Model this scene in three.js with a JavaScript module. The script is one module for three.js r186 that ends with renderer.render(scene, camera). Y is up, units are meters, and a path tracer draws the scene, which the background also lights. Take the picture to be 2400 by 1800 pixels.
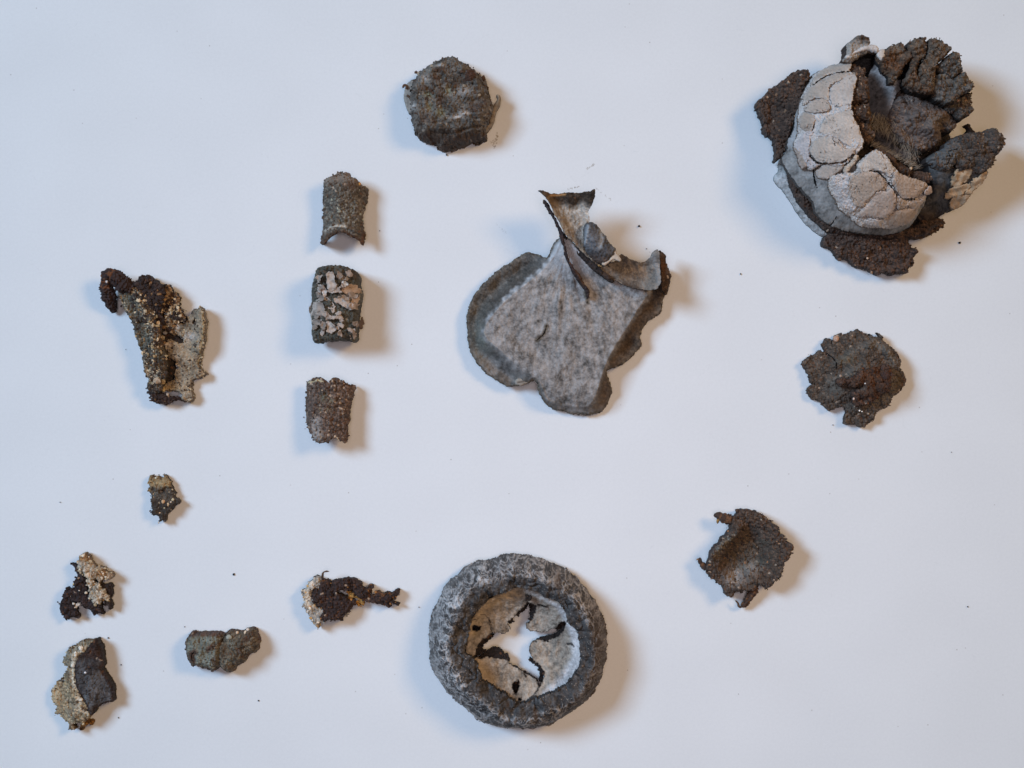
import * as THREE from 'three';
import { mergeGeometries } from 'three/addons/utils/BufferGeometryUtils.js';
import { RectAreaLightUniformsLib } from 'three/addons/lights/RectAreaLightUniformsLib.js';

// ------------------------------------------------------------------ camera, light, exposure
const U = 0.0002;                 // one unit of the drawings below is 0.2 mm
const HC = 4800;                  // camera height in those units (0.96 m)
const scene = new THREE.Scene();
const camera = new THREE.PerspectiveCamera(2 * Math.atan(900 / HC) * 180 / Math.PI, 4 / 3, 0.05, 20);
camera.position.set(0, HC * U, 0);
camera.up.set(0, 0, -1);
camera.lookAt(0, 0, 0);
scene.add(camera);
const renderer = new THREE.WebGLRenderer({ antialias: true });
renderer.toneMapping = THREE.LinearToneMapping;
renderer.toneMappingExposure = 1;
renderer.shadowMap.enabled = true;
scene.background = new THREE.Color(0.012, 0.011, 0.010);
RectAreaLightUniformsLib.init();
// a soft lamp that gives the white sheet the stated brightness at the middle of the picture
function lamp([x, y, z], w, h, rgb) {
  const r = Math.hypot(x, y, z), e = Math.PI / 0.8 * r * r / (w * h * (y / r)), m = Math.max(...rgb);
  const l = new THREE.RectAreaLight(new THREE.Color(rgb[0] / m, rgb[1] / m, rgb[2] / m), m * e, w, h);
  l.position.set(x, y, z); l.lookAt(0, 0, 0); l.name = 'room_light'; scene.add(l);
}
lamp([-2.10, 2.72, -0.98], 0.95, 1.05, [0.258, 0.384, 0.545]);   // cool window light from the upper left
lamp([1.62, 2.25, -0.88], 0.70, 0.70, [0.198, 0.130, 0.060]);    // warm room lamp from the right
{                                                                 // weak ceiling spot, brightest at the middle of the sheet
  const s = new THREE.SpotLight(new THREE.Color(1, 0.85, 0.88), 0.232 * Math.PI / 0.8 * 1.5 * 1.5, 0, 0.30, 1, 2);
  s.position.set(0.02, 1.5, 0.05); s.target.position.set(0.02, 0, 0.05); s.shadow.radius = 14; s.castShadow = true; s.name = 'ceiling_light'; scene.add(s, s.target);
}

// ------------------------------------------------------------------ noise
function rng(a) { return () => { a |= 0; a = a + 0x6D2B79F5 | 0; let t = Math.imul(a ^ a >>> 15, 1 | a); t = t + Math.imul(t ^ t >>> 7, 61 | t) ^ t; return ((t ^ t >>> 14) >>> 0) / 4294967296; }; }
const hash = (x, y, s) => { let h = Math.imul(x, 374761393) + Math.imul(y, 668265263) + Math.imul(s, 974634777) | 0; h = Math.imul(h ^ h >>> 13, 1274126177); return ((h ^ h >>> 16) >>> 0) / 4294967296; };
function n2(x, y, s = 0) {        // gradient noise, about -1..1
  const X = Math.floor(x), Y = Math.floor(y), fx = x - X, fy = y - Y;
  const g = (i, j) => { const a = hash(X + i, Y + j, s) * 6.2832; return Math.cos(a) * (fx - i) + Math.sin(a) * (fy - j); };
  const u = fx * fx * fx * (fx * (fx * 6 - 15) + 10), v = fy * fy * fy * (fy * (fy * 6 - 15) + 10);
  const a = g(0, 0), b = g(1, 0), c = g(0, 1), d = g(1, 1);
  return 1.5 * (a + (b - a) * u + (c - a) * v + (a - b - c + d) * u * v);
}
function fbm(x, y, o = 3, s = 0) { let r = 0, a = 0.55; for (let i = 0; i < o; i++) { r += a * n2(x, y, s + i); x *= 2.03; y *= 2.03; a *= 0.52; } return r; }
let wId = 0, wEdge = 0;           // id of the nearest cell and distance to its border
function worley(x, y, s = 0) {
  const X = Math.floor(x), Y = Math.floor(y); let f1 = 9, f2 = 9;
  for (let j = -1; j < 2; j++) for (let i = -1; i < 2; i++) {
    const px = X + i + hash(X + i, Y + j, s) - x, py = Y + j + hash(X + i, Y + j, s + 50) - y, d = px * px + py * py;
    if (d < f1) { f2 = f1; f1 = d; wId = hash(X + i, Y + j, s + 90); } else if (d < f2) f2 = d;
  }
  f1 = Math.sqrt(f1); wEdge = Math.sqrt(f2) - f1; return f1;
}
const clamp = (x, a = 0, b = 1) => x < a ? a : x > b ? b : x;
const ss = (a, b, x) => { x = clamp((x - a) / (b - a)); return x * x * (3 - 2 * x); };
const mix = (a, b, t) => [a[0] + (b[0] - a[0]) * t, a[1] + (b[1] - a[1]) * t, a[2] + (b[2] - a[2]) * t];
const mul = (a, k) => [a[0] * k, a[1] * k, a[2] * k];
const lerp = (a, b, t) => a + (b - a) * t;
const lin = (c) => c <= 0.04045 ? c / 12.92 : ((c + 0.055) / 1.055) ** 2.4;
const C = (r, g, b) => { const k = 0.66 + 0.34 * ss(0.04, 0.45, lin(g / 255)); return [lin(r / 255) * 1.30 * k, lin(g / 255) * 1.16 * k, lin(b / 255) * 1.06 * k]; };   // base colour of a thing that shows as r, g, b under this light

// ------------------------------------------------------------------ outlines
const crop = (ox, oy, k) => ({ ox, oy, k, p: (a) => { const r = []; for (let i = 0; i < a.length; i += 2) r.push([ox + a[i] * k, oy + a[i + 1] * k]); return r; } });
function smooth(pts, n = 4) {      // closed Catmull-Rom
  const r = [], L = pts.length;
  for (let i = 0; i < L; i++) {
    const a = pts[(i + L - 1) % L], b = pts[i], c = pts[(i + 1) % L], d = pts[(i + 2) % L];
    for (let k = 0; k < n; k++) { const t = k / n, q = (j) => 0.5 * (2 * b[j] + (c[j] - a[j]) * t + (2 * a[j] - 5 * b[j] + 4 * c[j] - d[j]) * t * t + (3 * b[j] - a[j] - 3 * c[j] + d[j]) * t * t * t); r.push([q(0), q(1)]); }
  }
  return r;
}
function segDist(px, py, a, b) { const dx = b[0] - a[0], dy = b[1] - a[1], t = clamp(((px - a[0]) * dx + (py - a[1]) * dy) / (dx * dx + dy * dy + 1e-9)); return Math.hypot(px - a[0] - dx * t, py - a[1] - dy * t); }
function sdf(pts, px, py) {        // positive inside
  let d = 1e9, s = false;
  for (let i = 0, j = pts.length - 1; i < pts.length; j = i++) {
    const a = pts[i], b = pts[j]; d = Math.min(d, segDist(px, py, a, b));
    if ((a[1] > py) !== (b[1] > py) && px < (b[0] - a[0]) * (py - a[1]) / (b[1] - a[1]) + a[0]) s = !s;
  }
  return s ? d : -d;
}
const lineDist = (flat, x, y) => { let d = 1e9; for (let i = 0; i + 3 < flat.length; i += 2) d = Math.min(d, segDist(x, y, [flat[i], flat[i + 1]], [flat[i + 2], flat[i + 3]])); return d; };
const near = (x, y, w, ...flat) => { const d = lineDist(flat, x, y) / w; return Math.exp(-d * d); };          // 1 on a line, fading over w
const blob = (x, y, cx, cy, r, q = r) => Math.exp(-(((x - cx) / r) ** 2 + ((y - cy) / q) ** 2));
function field(pts, x0, y0, x1, y1, st = 3) {      // distance field on a coarse grid, read bilinearly
  const W = Math.ceil((x1 - x0) / st) + 2, H = Math.ceil((y1 - y0) / st) + 2, a = new Float32Array(W * H);
  for (let j = 0; j < H; j++) for (let i = 0; i < W; i++) a[j * W + i] = sdf(pts, x0 + i * st, y0 + j * st);
  return (x, y) => { const u = clamp((x - x0) / st, 0, W - 1.001), v = clamp((y - y0) / st, 0, H - 1.001), i = u | 0, j = v | 0, f = u - i, g = v - j, o = j * W + i; return (a[o] * (1 - f) + a[o + 1] * f) * (1 - g) + (a[o + W] * (1 - f) + a[o + W + 1] * f) * g; };
}

// ------------------------------------------------------------------ building
const count = {};
function numbered(n) { const k = count[n] = (count[n] ?? -1) + 1; return k ? n + '_' + String(k).padStart(3, '0') : n; }
const M = (roughness, o = {}) => new THREE.MeshStandardMaterial({ vertexColors: true, roughness, side: THREE.DoubleSide, ...o });
const mEarth = M(0.95), mFelt = M(1), mCrust = M(0.88), mDark = M(0.8);
mEarth.name = 'crumbly_earth'; mFelt.name = 'fuzzy_felt'; mCrust.name = 'dry_crust'; mDark.name = 'charred_earth';
function thing(name, label, category, cx, cy, zm, group) {
  const g = new THREE.Group(), k = 1 - zm / HC;
  g.name = numbered(name); g.position.set((cx - 1200) * k * U, 0, (cy - 900) * k * U);
  g.userData = { label, category }; if (group) g.userData.group = group;
  scene.add(g);
  return { g, X: (cx - 1200) * k, Y: (cy - 900) * k };
}
function put(T, name, geo, mat, o = {}) {
  const m = new THREE.Mesh(geo, mat); m.name = name; m.castShadow = m.receiveShadow = true;
  if (o.label) m.userData.label = o.label;
  if (o.stuff) m.userData.kind = 'stuff';
  (o.parent || T.g).add(m); return m;
}
// world place (units, relative to the thing) of a spot seen at picture place u, v and lying at height zm
const place = (T, u, v, zm) => [(u - 1200) * (1 - zm / HC) - T.X, (v - 900) * (1 - zm / HC) - T.Y];
let triTotal = 0;
const made = new Map();

// A piece of solid material: outline, upper side and under side are functions; edges are cut along a ragged line.
function chip(T, name, o) {
  const c = o.crop, pts = smooth(c.p(o.poly), o.sm ?? 4), holes = (o.holes || []).map((h) => smooth(c.p(h), 3));
  const cell = Math.max(1.05, (o.cell ?? 1.4) * 0.86), rag = o.rag ?? 2.5, seed = o.seed ?? name.length + Math.round(pts[0][0]), pad = rag * 1.5 + 6;
  let x0 = 1e9, y0 = 1e9, x1 = -1e9, y1 = -1e9;
  for (const [x, y] of pts) { x0 = Math.min(x0, x); y0 = Math.min(y0, y); x1 = Math.max(x1, x); y1 = Math.max(y1, y); }
  x0 -= pad; y0 -= pad; x1 += pad; y1 += pad;
  const F = field(pts, x0, y0, x1, y1, o.step ?? 2.5), HF = holes.map((h) => field(h, x0, y0, x1, y1, 2.5));
  const cracks = (o.cracks || []).map((k) => ({ w: k[0], l: c.p(k.slice(1)).flat() }));
  const zm = o.zm ?? 40, rw = o.ragw ?? 11;
  const f = (u, v, plain) => {
    let d = F(u, v);
    for (const h of HF) d = Math.min(d, -h(u, v));
    if (d < -pad || d > 60 && !cracks.length) return d;
    d += rag * (n2(u / (rw * 2.2), v / (rw * 2.2), seed) * 0.9 + n2(u / rw * 1.3, v / rw * 1.3, seed + 1) * 0.75);
    if (d < rag * 3 + 6) d += rag * (0.85 * (0.55 - worley(u / 5.6, v / 5.6, seed + 2)) + 0.4 * n2(u / 3.4, v / 3.4, seed + 9));
    if (!plain) for (const k of cracks) { const q = lineDist(k.l, u, v); if (q < k.w + 8) d = Math.min(d, q - k.w * (0.55 + 0.6 * n2(u / 6, v / 6, seed + 3)) + 0.9 * n2(u / 3, v / 3, seed + 4)); }
    return d;
  };
  const top = (u, v, d) => o.top((u - c.ox) / c.k, (v - c.oy) / c.k, d, u, v);
  const bot = (u, v, d, h) => Math.min(h - 1, Math.max(o.floor ?? 0.6, o.bot ? o.bot((u - c.ox) / c.k, (v - c.oy) / c.k, d, u, v, h) : h - (o.thick ?? 12)));
  const march = (st) => {
    const W = Math.ceil((x1 - x0) / st) + 1, H = Math.ceil((y1 - y0) / st) + 1, val = new Float32Array(W * H);
    for (let j = 0; j < H; j++) for (let i = 0; i < W; i++) val[j * W + i] = f(x0 + i * st, y0 + j * st);
    const P = [], tri = [], seg = [], iv = new Int32Array(W * H).fill(-1), ih = new Int32Array(W * H).fill(-1), ic = new Int32Array(W * H).fill(-1);
    const corner = (i, j) => { const k = j * W + i; if (ic[k] < 0) { ic[k] = P.length; P.push([x0 + i * st, y0 + j * st, val[k]]); } return ic[k]; };
    const cross = (i, j, vert) => { const k = j * W + i, m = vert ? iv : ih, b = vert ? k + W : k + 1; if (m[k] < 0) { const t = clamp(val[k] / (val[k] - val[b]), 0.02, 0.98); m[k] = P.length; P.push([x0 + (i + (vert ? 0 : t)) * st, y0 + (j + (vert ? t : 0)) * st, 0]); } return m[k]; };
    for (let j = 0; j < H - 1; j++) for (let i = 0; i < W - 1; i++) {
      const k = j * W + i, a = val[k] > 0, b = val[k + 1] > 0, d = val[k + W + 1] > 0, e = val[k + W] > 0;
      if (!a && !b && !d && !e) continue;
      const q = []; let out = -1, first = -1;
      const go = (s, n, ci, cj, ei, ej, vert) => { if (s) q.push(corner(ci, cj)); if (s !== n) { const x = cross(ei, ej, vert); q.push(x); if (s) out = x; else if (out >= 0) { seg.push(out, x); out = -1; } else first = x; } };
      go(a, b, i, j, i, j, false); go(b, d, i + 1, j, i + 1, j, true); go(d, e, i + 1, j + 1, i, j + 1, false); go(e, a, i, j + 1, i, j, true);
      if (out >= 0 && first >= 0) seg.push(out, first);
      for (let n = 2; n < q.length; n++) tri.push(q[0], q[n], q[n - 1]);
    }
    return { P, tri, seg };
  };
  const A = march(cell), B = march(cell * 3.2), pos = [], col = [], idx = A.tri;
  const at = (u, v, z) => { const [x, y] = place(T, u, v, zm); pos.push(x * U, z * U, y * U); };
  if (cracks.length) for (const p of A.P) p[3] = f(p[0], p[1], true);      // shoulders follow the outline, not the cracks
  const hs = A.P.map(([u, v, d, e]) => top(u, v, e ?? d));
  A.P.forEach(([u, v, d], i) => { at(u, v, hs[i]); const q = o.col((u - c.ox) / c.k, (v - c.oy) / c.k, d, u, v, hs[i]); col.push(q[0], q[1], q[2]); });
  const side = o.side || C(64, 52, 46), under = o.under || side;
  const wall = new Map(), down = (i) => {
    if (!wall.has(i)) { const [u, v] = A.P[i], n = pos.length / 3, k = 0.75 + 0.5 * hash(Math.round(u * 2), Math.round(v * 2), 5), s = mul(side, k); at(u, v, hs[i]); at(u, v, bot(u, v, 0, hs[i])); col.push(...s, ...s); wall.set(i, n); }
    return wall.get(i);
  };
  for (let i = 0; i < A.seg.length; i += 2) { const a = down(A.seg[i]), b = down(A.seg[i + 1]); idx.push(a, b, b + 1, a, b + 1, a + 1); }
  const off = pos.length / 3;
  B.P.forEach(([u, v, d]) => { at(u, v, bot(u, v, d, top(u, v, cracks.length ? f(u, v, true) : d))); col.push(...under); });
  for (let i = 0; i < B.tri.length; i += 3) idx.push(off + B.tri[i], off + B.tri[i + 2], off + B.tri[i + 1]);
  const g = new THREE.BufferGeometry();
  g.setAttribute('position', new THREE.Float32BufferAttribute(pos, 3)); g.setAttribute('color', new THREE.Float32BufferAttribute(col, 3)); g.setIndex(idx); g.computeVertexNormals();
  triTotal += idx.length / 3;
  const mesh = put(T, name, g, o.mat || mEarth, o);
  made.set(mesh, { f, top, x0, y0, x1, y1, zm, o });
  return mesh;
}
// loose crumbs clinging to a piece: small lumps on its upper side and along its edge, too many to count
function crumbs(T, mesh, n, r0, r1, color, o = {}) {
  const m = made.get(mesh), r = rng(o.seed ?? n + Math.round(m.x0)), c0 = crop(0, 0, 1), list = [];
  for (let k = 0; k < n * 60 && list.length < n; k++) {
    const u = lerp(m.x0, m.x1, r()), v = lerp(m.y0, m.y1, r()), d = m.f(u, v), x = (u - m.o.crop.ox) / m.o.crop.k, y = (v - m.o.crop.oy) / m.o.crop.k, q = r();
    if (d < -1.2 || (o.edge && d > 7 && q > 1 - o.edge) || (o.where && o.where(x, y) < r())) continue;
    const R = r0 + (r1 - r0) * r() ** 2.2; list.push([u, v, Math.max(R * 0.6, m.top(u, v, Math.max(d, 1.5)) - R * 0.15), R, color(r, x, y)]);
  }
  return put(T, 'crumbs', lumpGeo(T, c0, list, o.seed ?? n, m.zm, 1), o.mat || mEarth, { stuff: true });
}
// A crumbly strand along points u, v, height, radius
function strand(T, name, c, pts, o = {}) {
  const seed = o.seed ?? 3, k = c.k, rough = o.rough ?? 0.35, q = pts.map(([x, y, z, r]) => [c.ox + x * k, c.oy + y * k, z, r * k]);
  const curve = new THREE.CatmullRomCurve3(q.map(([u, v, z]) => { const [x, y] = place(T, u, v, o.zm ?? 30); return new THREE.Vector3(x, z, y); }));
  const len = curve.getLength(), n = Math.max(6, Math.ceil(len / (o.step ?? 1.6))), m = (o.sides ?? 16) * 2, fr = curve.computeFrenetFrames(n, false), pos = [], col = [], idx = [];
  for (let i = 0; i <= n; i++) {
    const t = i / n, p = curve.getPointAt(t), w = t * (q.length - 1), a = Math.min(q.length - 2, w | 0), r0 = lerp(q[a][3], q[a + 1][3], w - a) * (o.blunt ? Math.min(1, Math.sqrt(Math.min(i, n - i) / 3 + 0.02)) : Math.min(1, (Math.min(i, n - i) + 0.1) / 2));
    for (let j = 0; j <= m; j++) {
      const b = (j % m) / m * 6.2832, g = 1 - 1.3 * worley(i * len / n / 5, Math.min(b, 6.2832 - b) * r0 / 5, seed), r = r0 * (1 + rough * (g + 0.9 * n2(i * len / n / 15, Math.cos(b) * 2.6 + 9, seed)));
      const N = fr.normals[i], Bn = fr.binormals[i];
      const y = p.y + (N.y * Math.cos(b) + Bn.y * Math.sin(b)) * r;
      pos.push((p.x + (N.x * Math.cos(b) + Bn.x * Math.sin(b)) * r) * U, Math.max(0.4, y) * U, (p.z + (N.z * Math.cos(b) + Bn.z * Math.sin(b)) * r) * U);
      col.push(...mul((o.col || (() => C(70, 56, 48)))(t, wId), 0.75 + 0.5 * wId));
    }
  }
  for (let i = 0; i < n; i++) for (let j = 0; j < m; j++) { const a = i * (m + 1) + j; idx.push(a, a + 1, a + m + 2, a, a + m + 2, a + m + 1); }
  const g = new THREE.BufferGeometry();
  g.setAttribute('position', new THREE.Float32BufferAttribute(pos, 3)); g.setAttribute('color', new THREE.Float32BufferAttribute(col, 3)); g.setIndex(idx); g.computeVertexNormals();
  triTotal += idx.length / 3;
  return put(T, name, g, o.mat || mEarth, o);
}
// small lumps (x, y, height, radius, colour) joined in one geometry
function lumpGeo(T, c, list, seed = 1, zmAll, detail) {
  const gs = list.map(([x, y, z, r, color], i) => {
    const g = new THREE.IcosahedronGeometry(1, detail ?? (r > 5 ? 5 : 2)), p = g.attributes.position, cl = [], [ax, ay] = place(T, c.ox + x * c.k, c.oy + y * c.k, zmAll ?? z), k = rng(seed * 99 + i), e = detail !== undefined ? [0.5 + 1.1 * k(), 0.5 + 0.6 * k(), 0.5 + 1.1 * k()] : [0.8 + 0.5 * k(), 0.7 + 0.4 * k(), 0.8 + 0.5 * k()];
    for (let j = 0; j < p.count; j++) { const a = [p.getX(j), p.getY(j), p.getZ(j)], s = r * (1 + (detail !== undefined ? 0.55 : 0.3) * n2(a[0] * 1.6 + i * 7, a[1] * 1.6 + a[2], seed) + (r > 5 ? 0.28 * n2(a[0] * 4 + i * 7, a[2] * 4 + a[1] * 2, seed + 1) : 0)); p.setXYZ(j, (ax + a[0] * s * e[0]) * U, (z + a[1] * s * e[1]) * U, (ay + a[2] * s * e[2]) * U); cl.push(...mul(color, r > 5 ? 0.7 + 0.6 * hash(j, i, 3) : 1)); }
    g.setAttribute('color', new THREE.Float32BufferAttribute(cl, 3)); g.deleteAttribute('uv'); g.computeVertexNormals(); return g;
  });
  return mergeGeometries(gs);
}
const lumps = (T, name, c, list, o = {}) => put(T, name, lumpGeo(T, c, list, o.seed, o.zm), o.mat || mCrust, o);
// fine fibres: from, to, sag; joined, too many to count
function hairs(T, name, list, color, mat) {
  const pos = [], col = [], idx = [];
  for (const [a, b, lift, w] of list) {
    const n = 5, o = pos.length / 3, dx = b[0] - a[0], dz = b[2] - a[2], l = Math.hypot(dx, dz) || 1, sx = -dz / l * w, sz = dx / l * w;
    for (let i = 0; i <= n; i++) {
      const t = i / n, x = lerp(a[0], b[0], t) + sx * 5 * Math.sin(t * 3.1) * lift / 20, y = lerp(a[1], b[1], t) + lift * Math.sin(t * 3.14) * 0.4, z = lerp(a[2], b[2], t) + sz * 5 * Math.sin(t * 3.1) * lift / 20, e = 1 - 0.7 * t;
      for (const [p, q, r] of [[sx * e, 0, sz * e], [-sx * e, 0, -sz * e], [0, w * e * 1.6, 0]]) { pos.push((x + p) * U, (y + q) * U, (z + r) * U); col.push(...color); }
      if (i) for (let s = 0; s < 3; s++) { const p = o + (i - 1) * 3 + s, q = o + (i - 1) * 3 + (s + 1) % 3; idx.push(p, q, q + 3, p, q + 3, p + 3); }
    }
  }
  const g = new THREE.BufferGeometry();
  g.setAttribute('position', new THREE.Float32BufferAttribute(pos, 3)); g.setAttribute('color', new THREE.Float32BufferAttribute(col, 3)); g.setIndex(idx); g.computeVertexNormals();
  triTotal += idx.length / 3;
  return put(T, name, g, mat || mFelt, { stuff: true });
}

// ------------------------------------------------------------------ surfaces
const rnd = (d, w) => { const t = clamp(d / w); return Math.sqrt(1 - (1 - t) * (1 - t)); };       // rounded shoulder over width w
const gran = (u, v, s = 0) => { const f = worley(u, v, s); return 1 - 1.5 * f * f; };
const earthH = (u, v, a = 1, s = 0) => a * (6.5 * fbm(u / 30, v / 30, 3, s) + 4.4 * (0.75 + 0.9 * n2(u / 28, v / 28, s + 14)) * gran(u / 9 + 0.3 * n2(u / 9, v / 9, s), v / 9, s + 11) + 2.6 * gran(u / 4.4, v / 4.4, s + 12));
function earthC(u, v, base, s = 0, o = {}) {
  worley(u / 9 + 0.3 * n2(u / 9, v / 9, s), v / 9, s + 11); const a = wId, e = wEdge; worley(u / 4.4, v / 4.4, s + 12); const b = wId, e2 = wEdge;
  let c = mul(base, (0.42 + 0.52 * a + 0.75 * b * b) * (0.6 + 0.4 * ss(0, 0.3, e)) * (0.66 + 0.34 * ss(0, 0.3, e2)) * (1.22 + 0.42 * fbm(u / 34, v / 34, 2, s + 5)));
  if (b > 1 - (o.pale ?? 0.006)) c = mix(c, C(176, 160, 142), 0.75);
  if (b < (o.rust ?? 0.03)) c = mix(c, C(120, 82, 54), 0.6);
  return c;
}
const feltH = (u, v, a = 1, s = 0) => a * (3.6 * fbm(u / 24, v / 24, 4, s) + 0.6 * n2(u / 5.5, v / 5.5, s + 6) + 0.35 * n2(u / 3, v / 3, s + 7));
function feltC(u, v, dark, light, bias = 0, s = 0) {
  const t = clamp(0.5 + bias + 0.62 * fbm(u / 34, v / 34, 4, s + 3) + 0.26 * n2(u / 10, v / 10, s + 9) + 0.22 * n2(u / 5, v / 5, s + 4) + 0.2 * n2(u / 2.8, v / 2.8, s + 8));
  return mix(mul(dark, 0.82), mul(light, 1.08), t);
}
const crustH = (u, v, s = 0) => 2.2 * fbm(u / 30, v / 30, 4, s) + 0.7 * n2(u / 5, v / 5, s + 2) + 0.4 * n2(u / 2.8, v / 2.8, s + 3);
function crustC(u, v, base, s = 0, pits = 0.03) {
  let c = mul(base, 0.94 + 0.2 * fbm(u / 26, v / 26, 4, s) + 0.12 * n2(u / 5, v / 5, s + 3) + 0.12 * n2(u / 2.8, v / 2.8, s + 1));
  const f = worley(u / 6, v / 6, s + 6); if (wId < pits * 0.6 && f < 0.16 + 0.5 * wId / pits * 0.5) c = mul(c, 0.18);
  return c;
}

// ------------------------------------------------------------------ the white sheet
{
  const W = 1900, H = 1500, data = new Uint8Array(W * H * 4);      // 0.4 mm a texel over 0.76 x 0.6 m
  const put4 = (x, y, k, rgb) => { x = Math.round(x); y = Math.round(y); if (x < 0 || y < 0 || x >= W || y >= H) return; const o = (y * W + x) * 4; for (let c = 0; c < 3; c++) data[o + c] = data[o + c] * (1 - k) + rgb[c] * k; };
  for (let y = 0; y < H; y++) for (let x = 0; x < W; x++) {
    const o = (y * W + x) * 4, n = 231 + 1.8 * n2(x / 90, y / 70, 70) + 1.6 * n2(x / 3, y / 3, 71) + 2.2 * (hash(x, y, 72) - 0.5);
    data[o] = n; data[o + 1] = n; data[o + 2] = n - 1; data[o + 3] = 255;
  }
  for (let k = 0; k < 900; k++) { const q = rng(900 + k), a = q() * 6.28, l = 4 + q() * 14, x0 = q() * W, y0 = q() * H, t = 0.03 + 0.05 * q(); for (let j = 0; j < l; j++) put4(x0 + Math.cos(a + j * 0.04) * j, y0 + Math.sin(a + j * 0.04) * j, t, q() < 0.5 ? [170, 168, 172] : [250, 250, 250]); }   // paper fibres
  const r = rng(8), px = (u, v) => [(u - 1200) / 2 + W / 2, (v - 900) / 2 + H / 2];
  for (let i = 0; i < 260; i++) put4(r() * W, r() * H, 0.25 + 0.4 * r(), [120, 105, 95]);           // dust grains
  const streak = (u0, v0, u1, v1, n, k, sp) => { for (let i = 0; i < n; i++) { const t = r(), [a, b] = px(lerp(u0, u1, t) + (r() - 0.5) * sp, lerp(v0, v1, t) + (r() - 0.5) * sp); put4(a, b, k * (0.3 + 0.7 * r()), [96, 80, 62]); } };
  streak(1158, 345, 1166, 312, 40, 0.5, 6); streak(1150, 338, 1156, 330, 20, 0.3, 9); streak(1330, 443, 1362, 434, 18, 0.4, 3);
  streak(1372, 398, 1392, 382, 22, 0.35, 6); streak(1395, 440, 1432, 468, 14, 0.3, 3); streak(1160, 520, 1185, 545, 12, 0.2, 4);
  const map = new THREE.DataTexture(data, W, H); map.colorSpace = THREE.SRGBColorSpace; map.magFilter = THREE.LinearFilter; map.minFilter = THREE.LinearFilter; map.flipY = false; map.needsUpdate = true;
  const g = new THREE.PlaneGeometry(W * 2 * U, H * 2 * U, 190, 150), p = g.attributes.position, uv = g.attributes.uv; g.rotateX(-Math.PI / 2);
  for (let i = 0; i < p.count; i++) { const x = p.getX(i) / U, z = p.getZ(i) / U; p.setY(i, U * (1.1 * n2(x / 420, z / 520, 75) + 0.35 * n2(x / 150, z / 170, 76) - 1.6)); uv.setXY(i, x / (W * 2) + 0.5, z / (H * 2) + 0.5); }
  g.computeVertexNormals();
  const m = new THREE.Mesh(g, new THREE.MeshStandardMaterial({ map, roughness: 0.9 })); m.material.name = 'white_paper';
  m.name = 'paper_sheet'; m.userData = { kind: 'structure', label: 'plain white paper sheet under all the dark fragments', category: 'paper' }; m.receiveShadow = true; scene.add(m);
}

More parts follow.
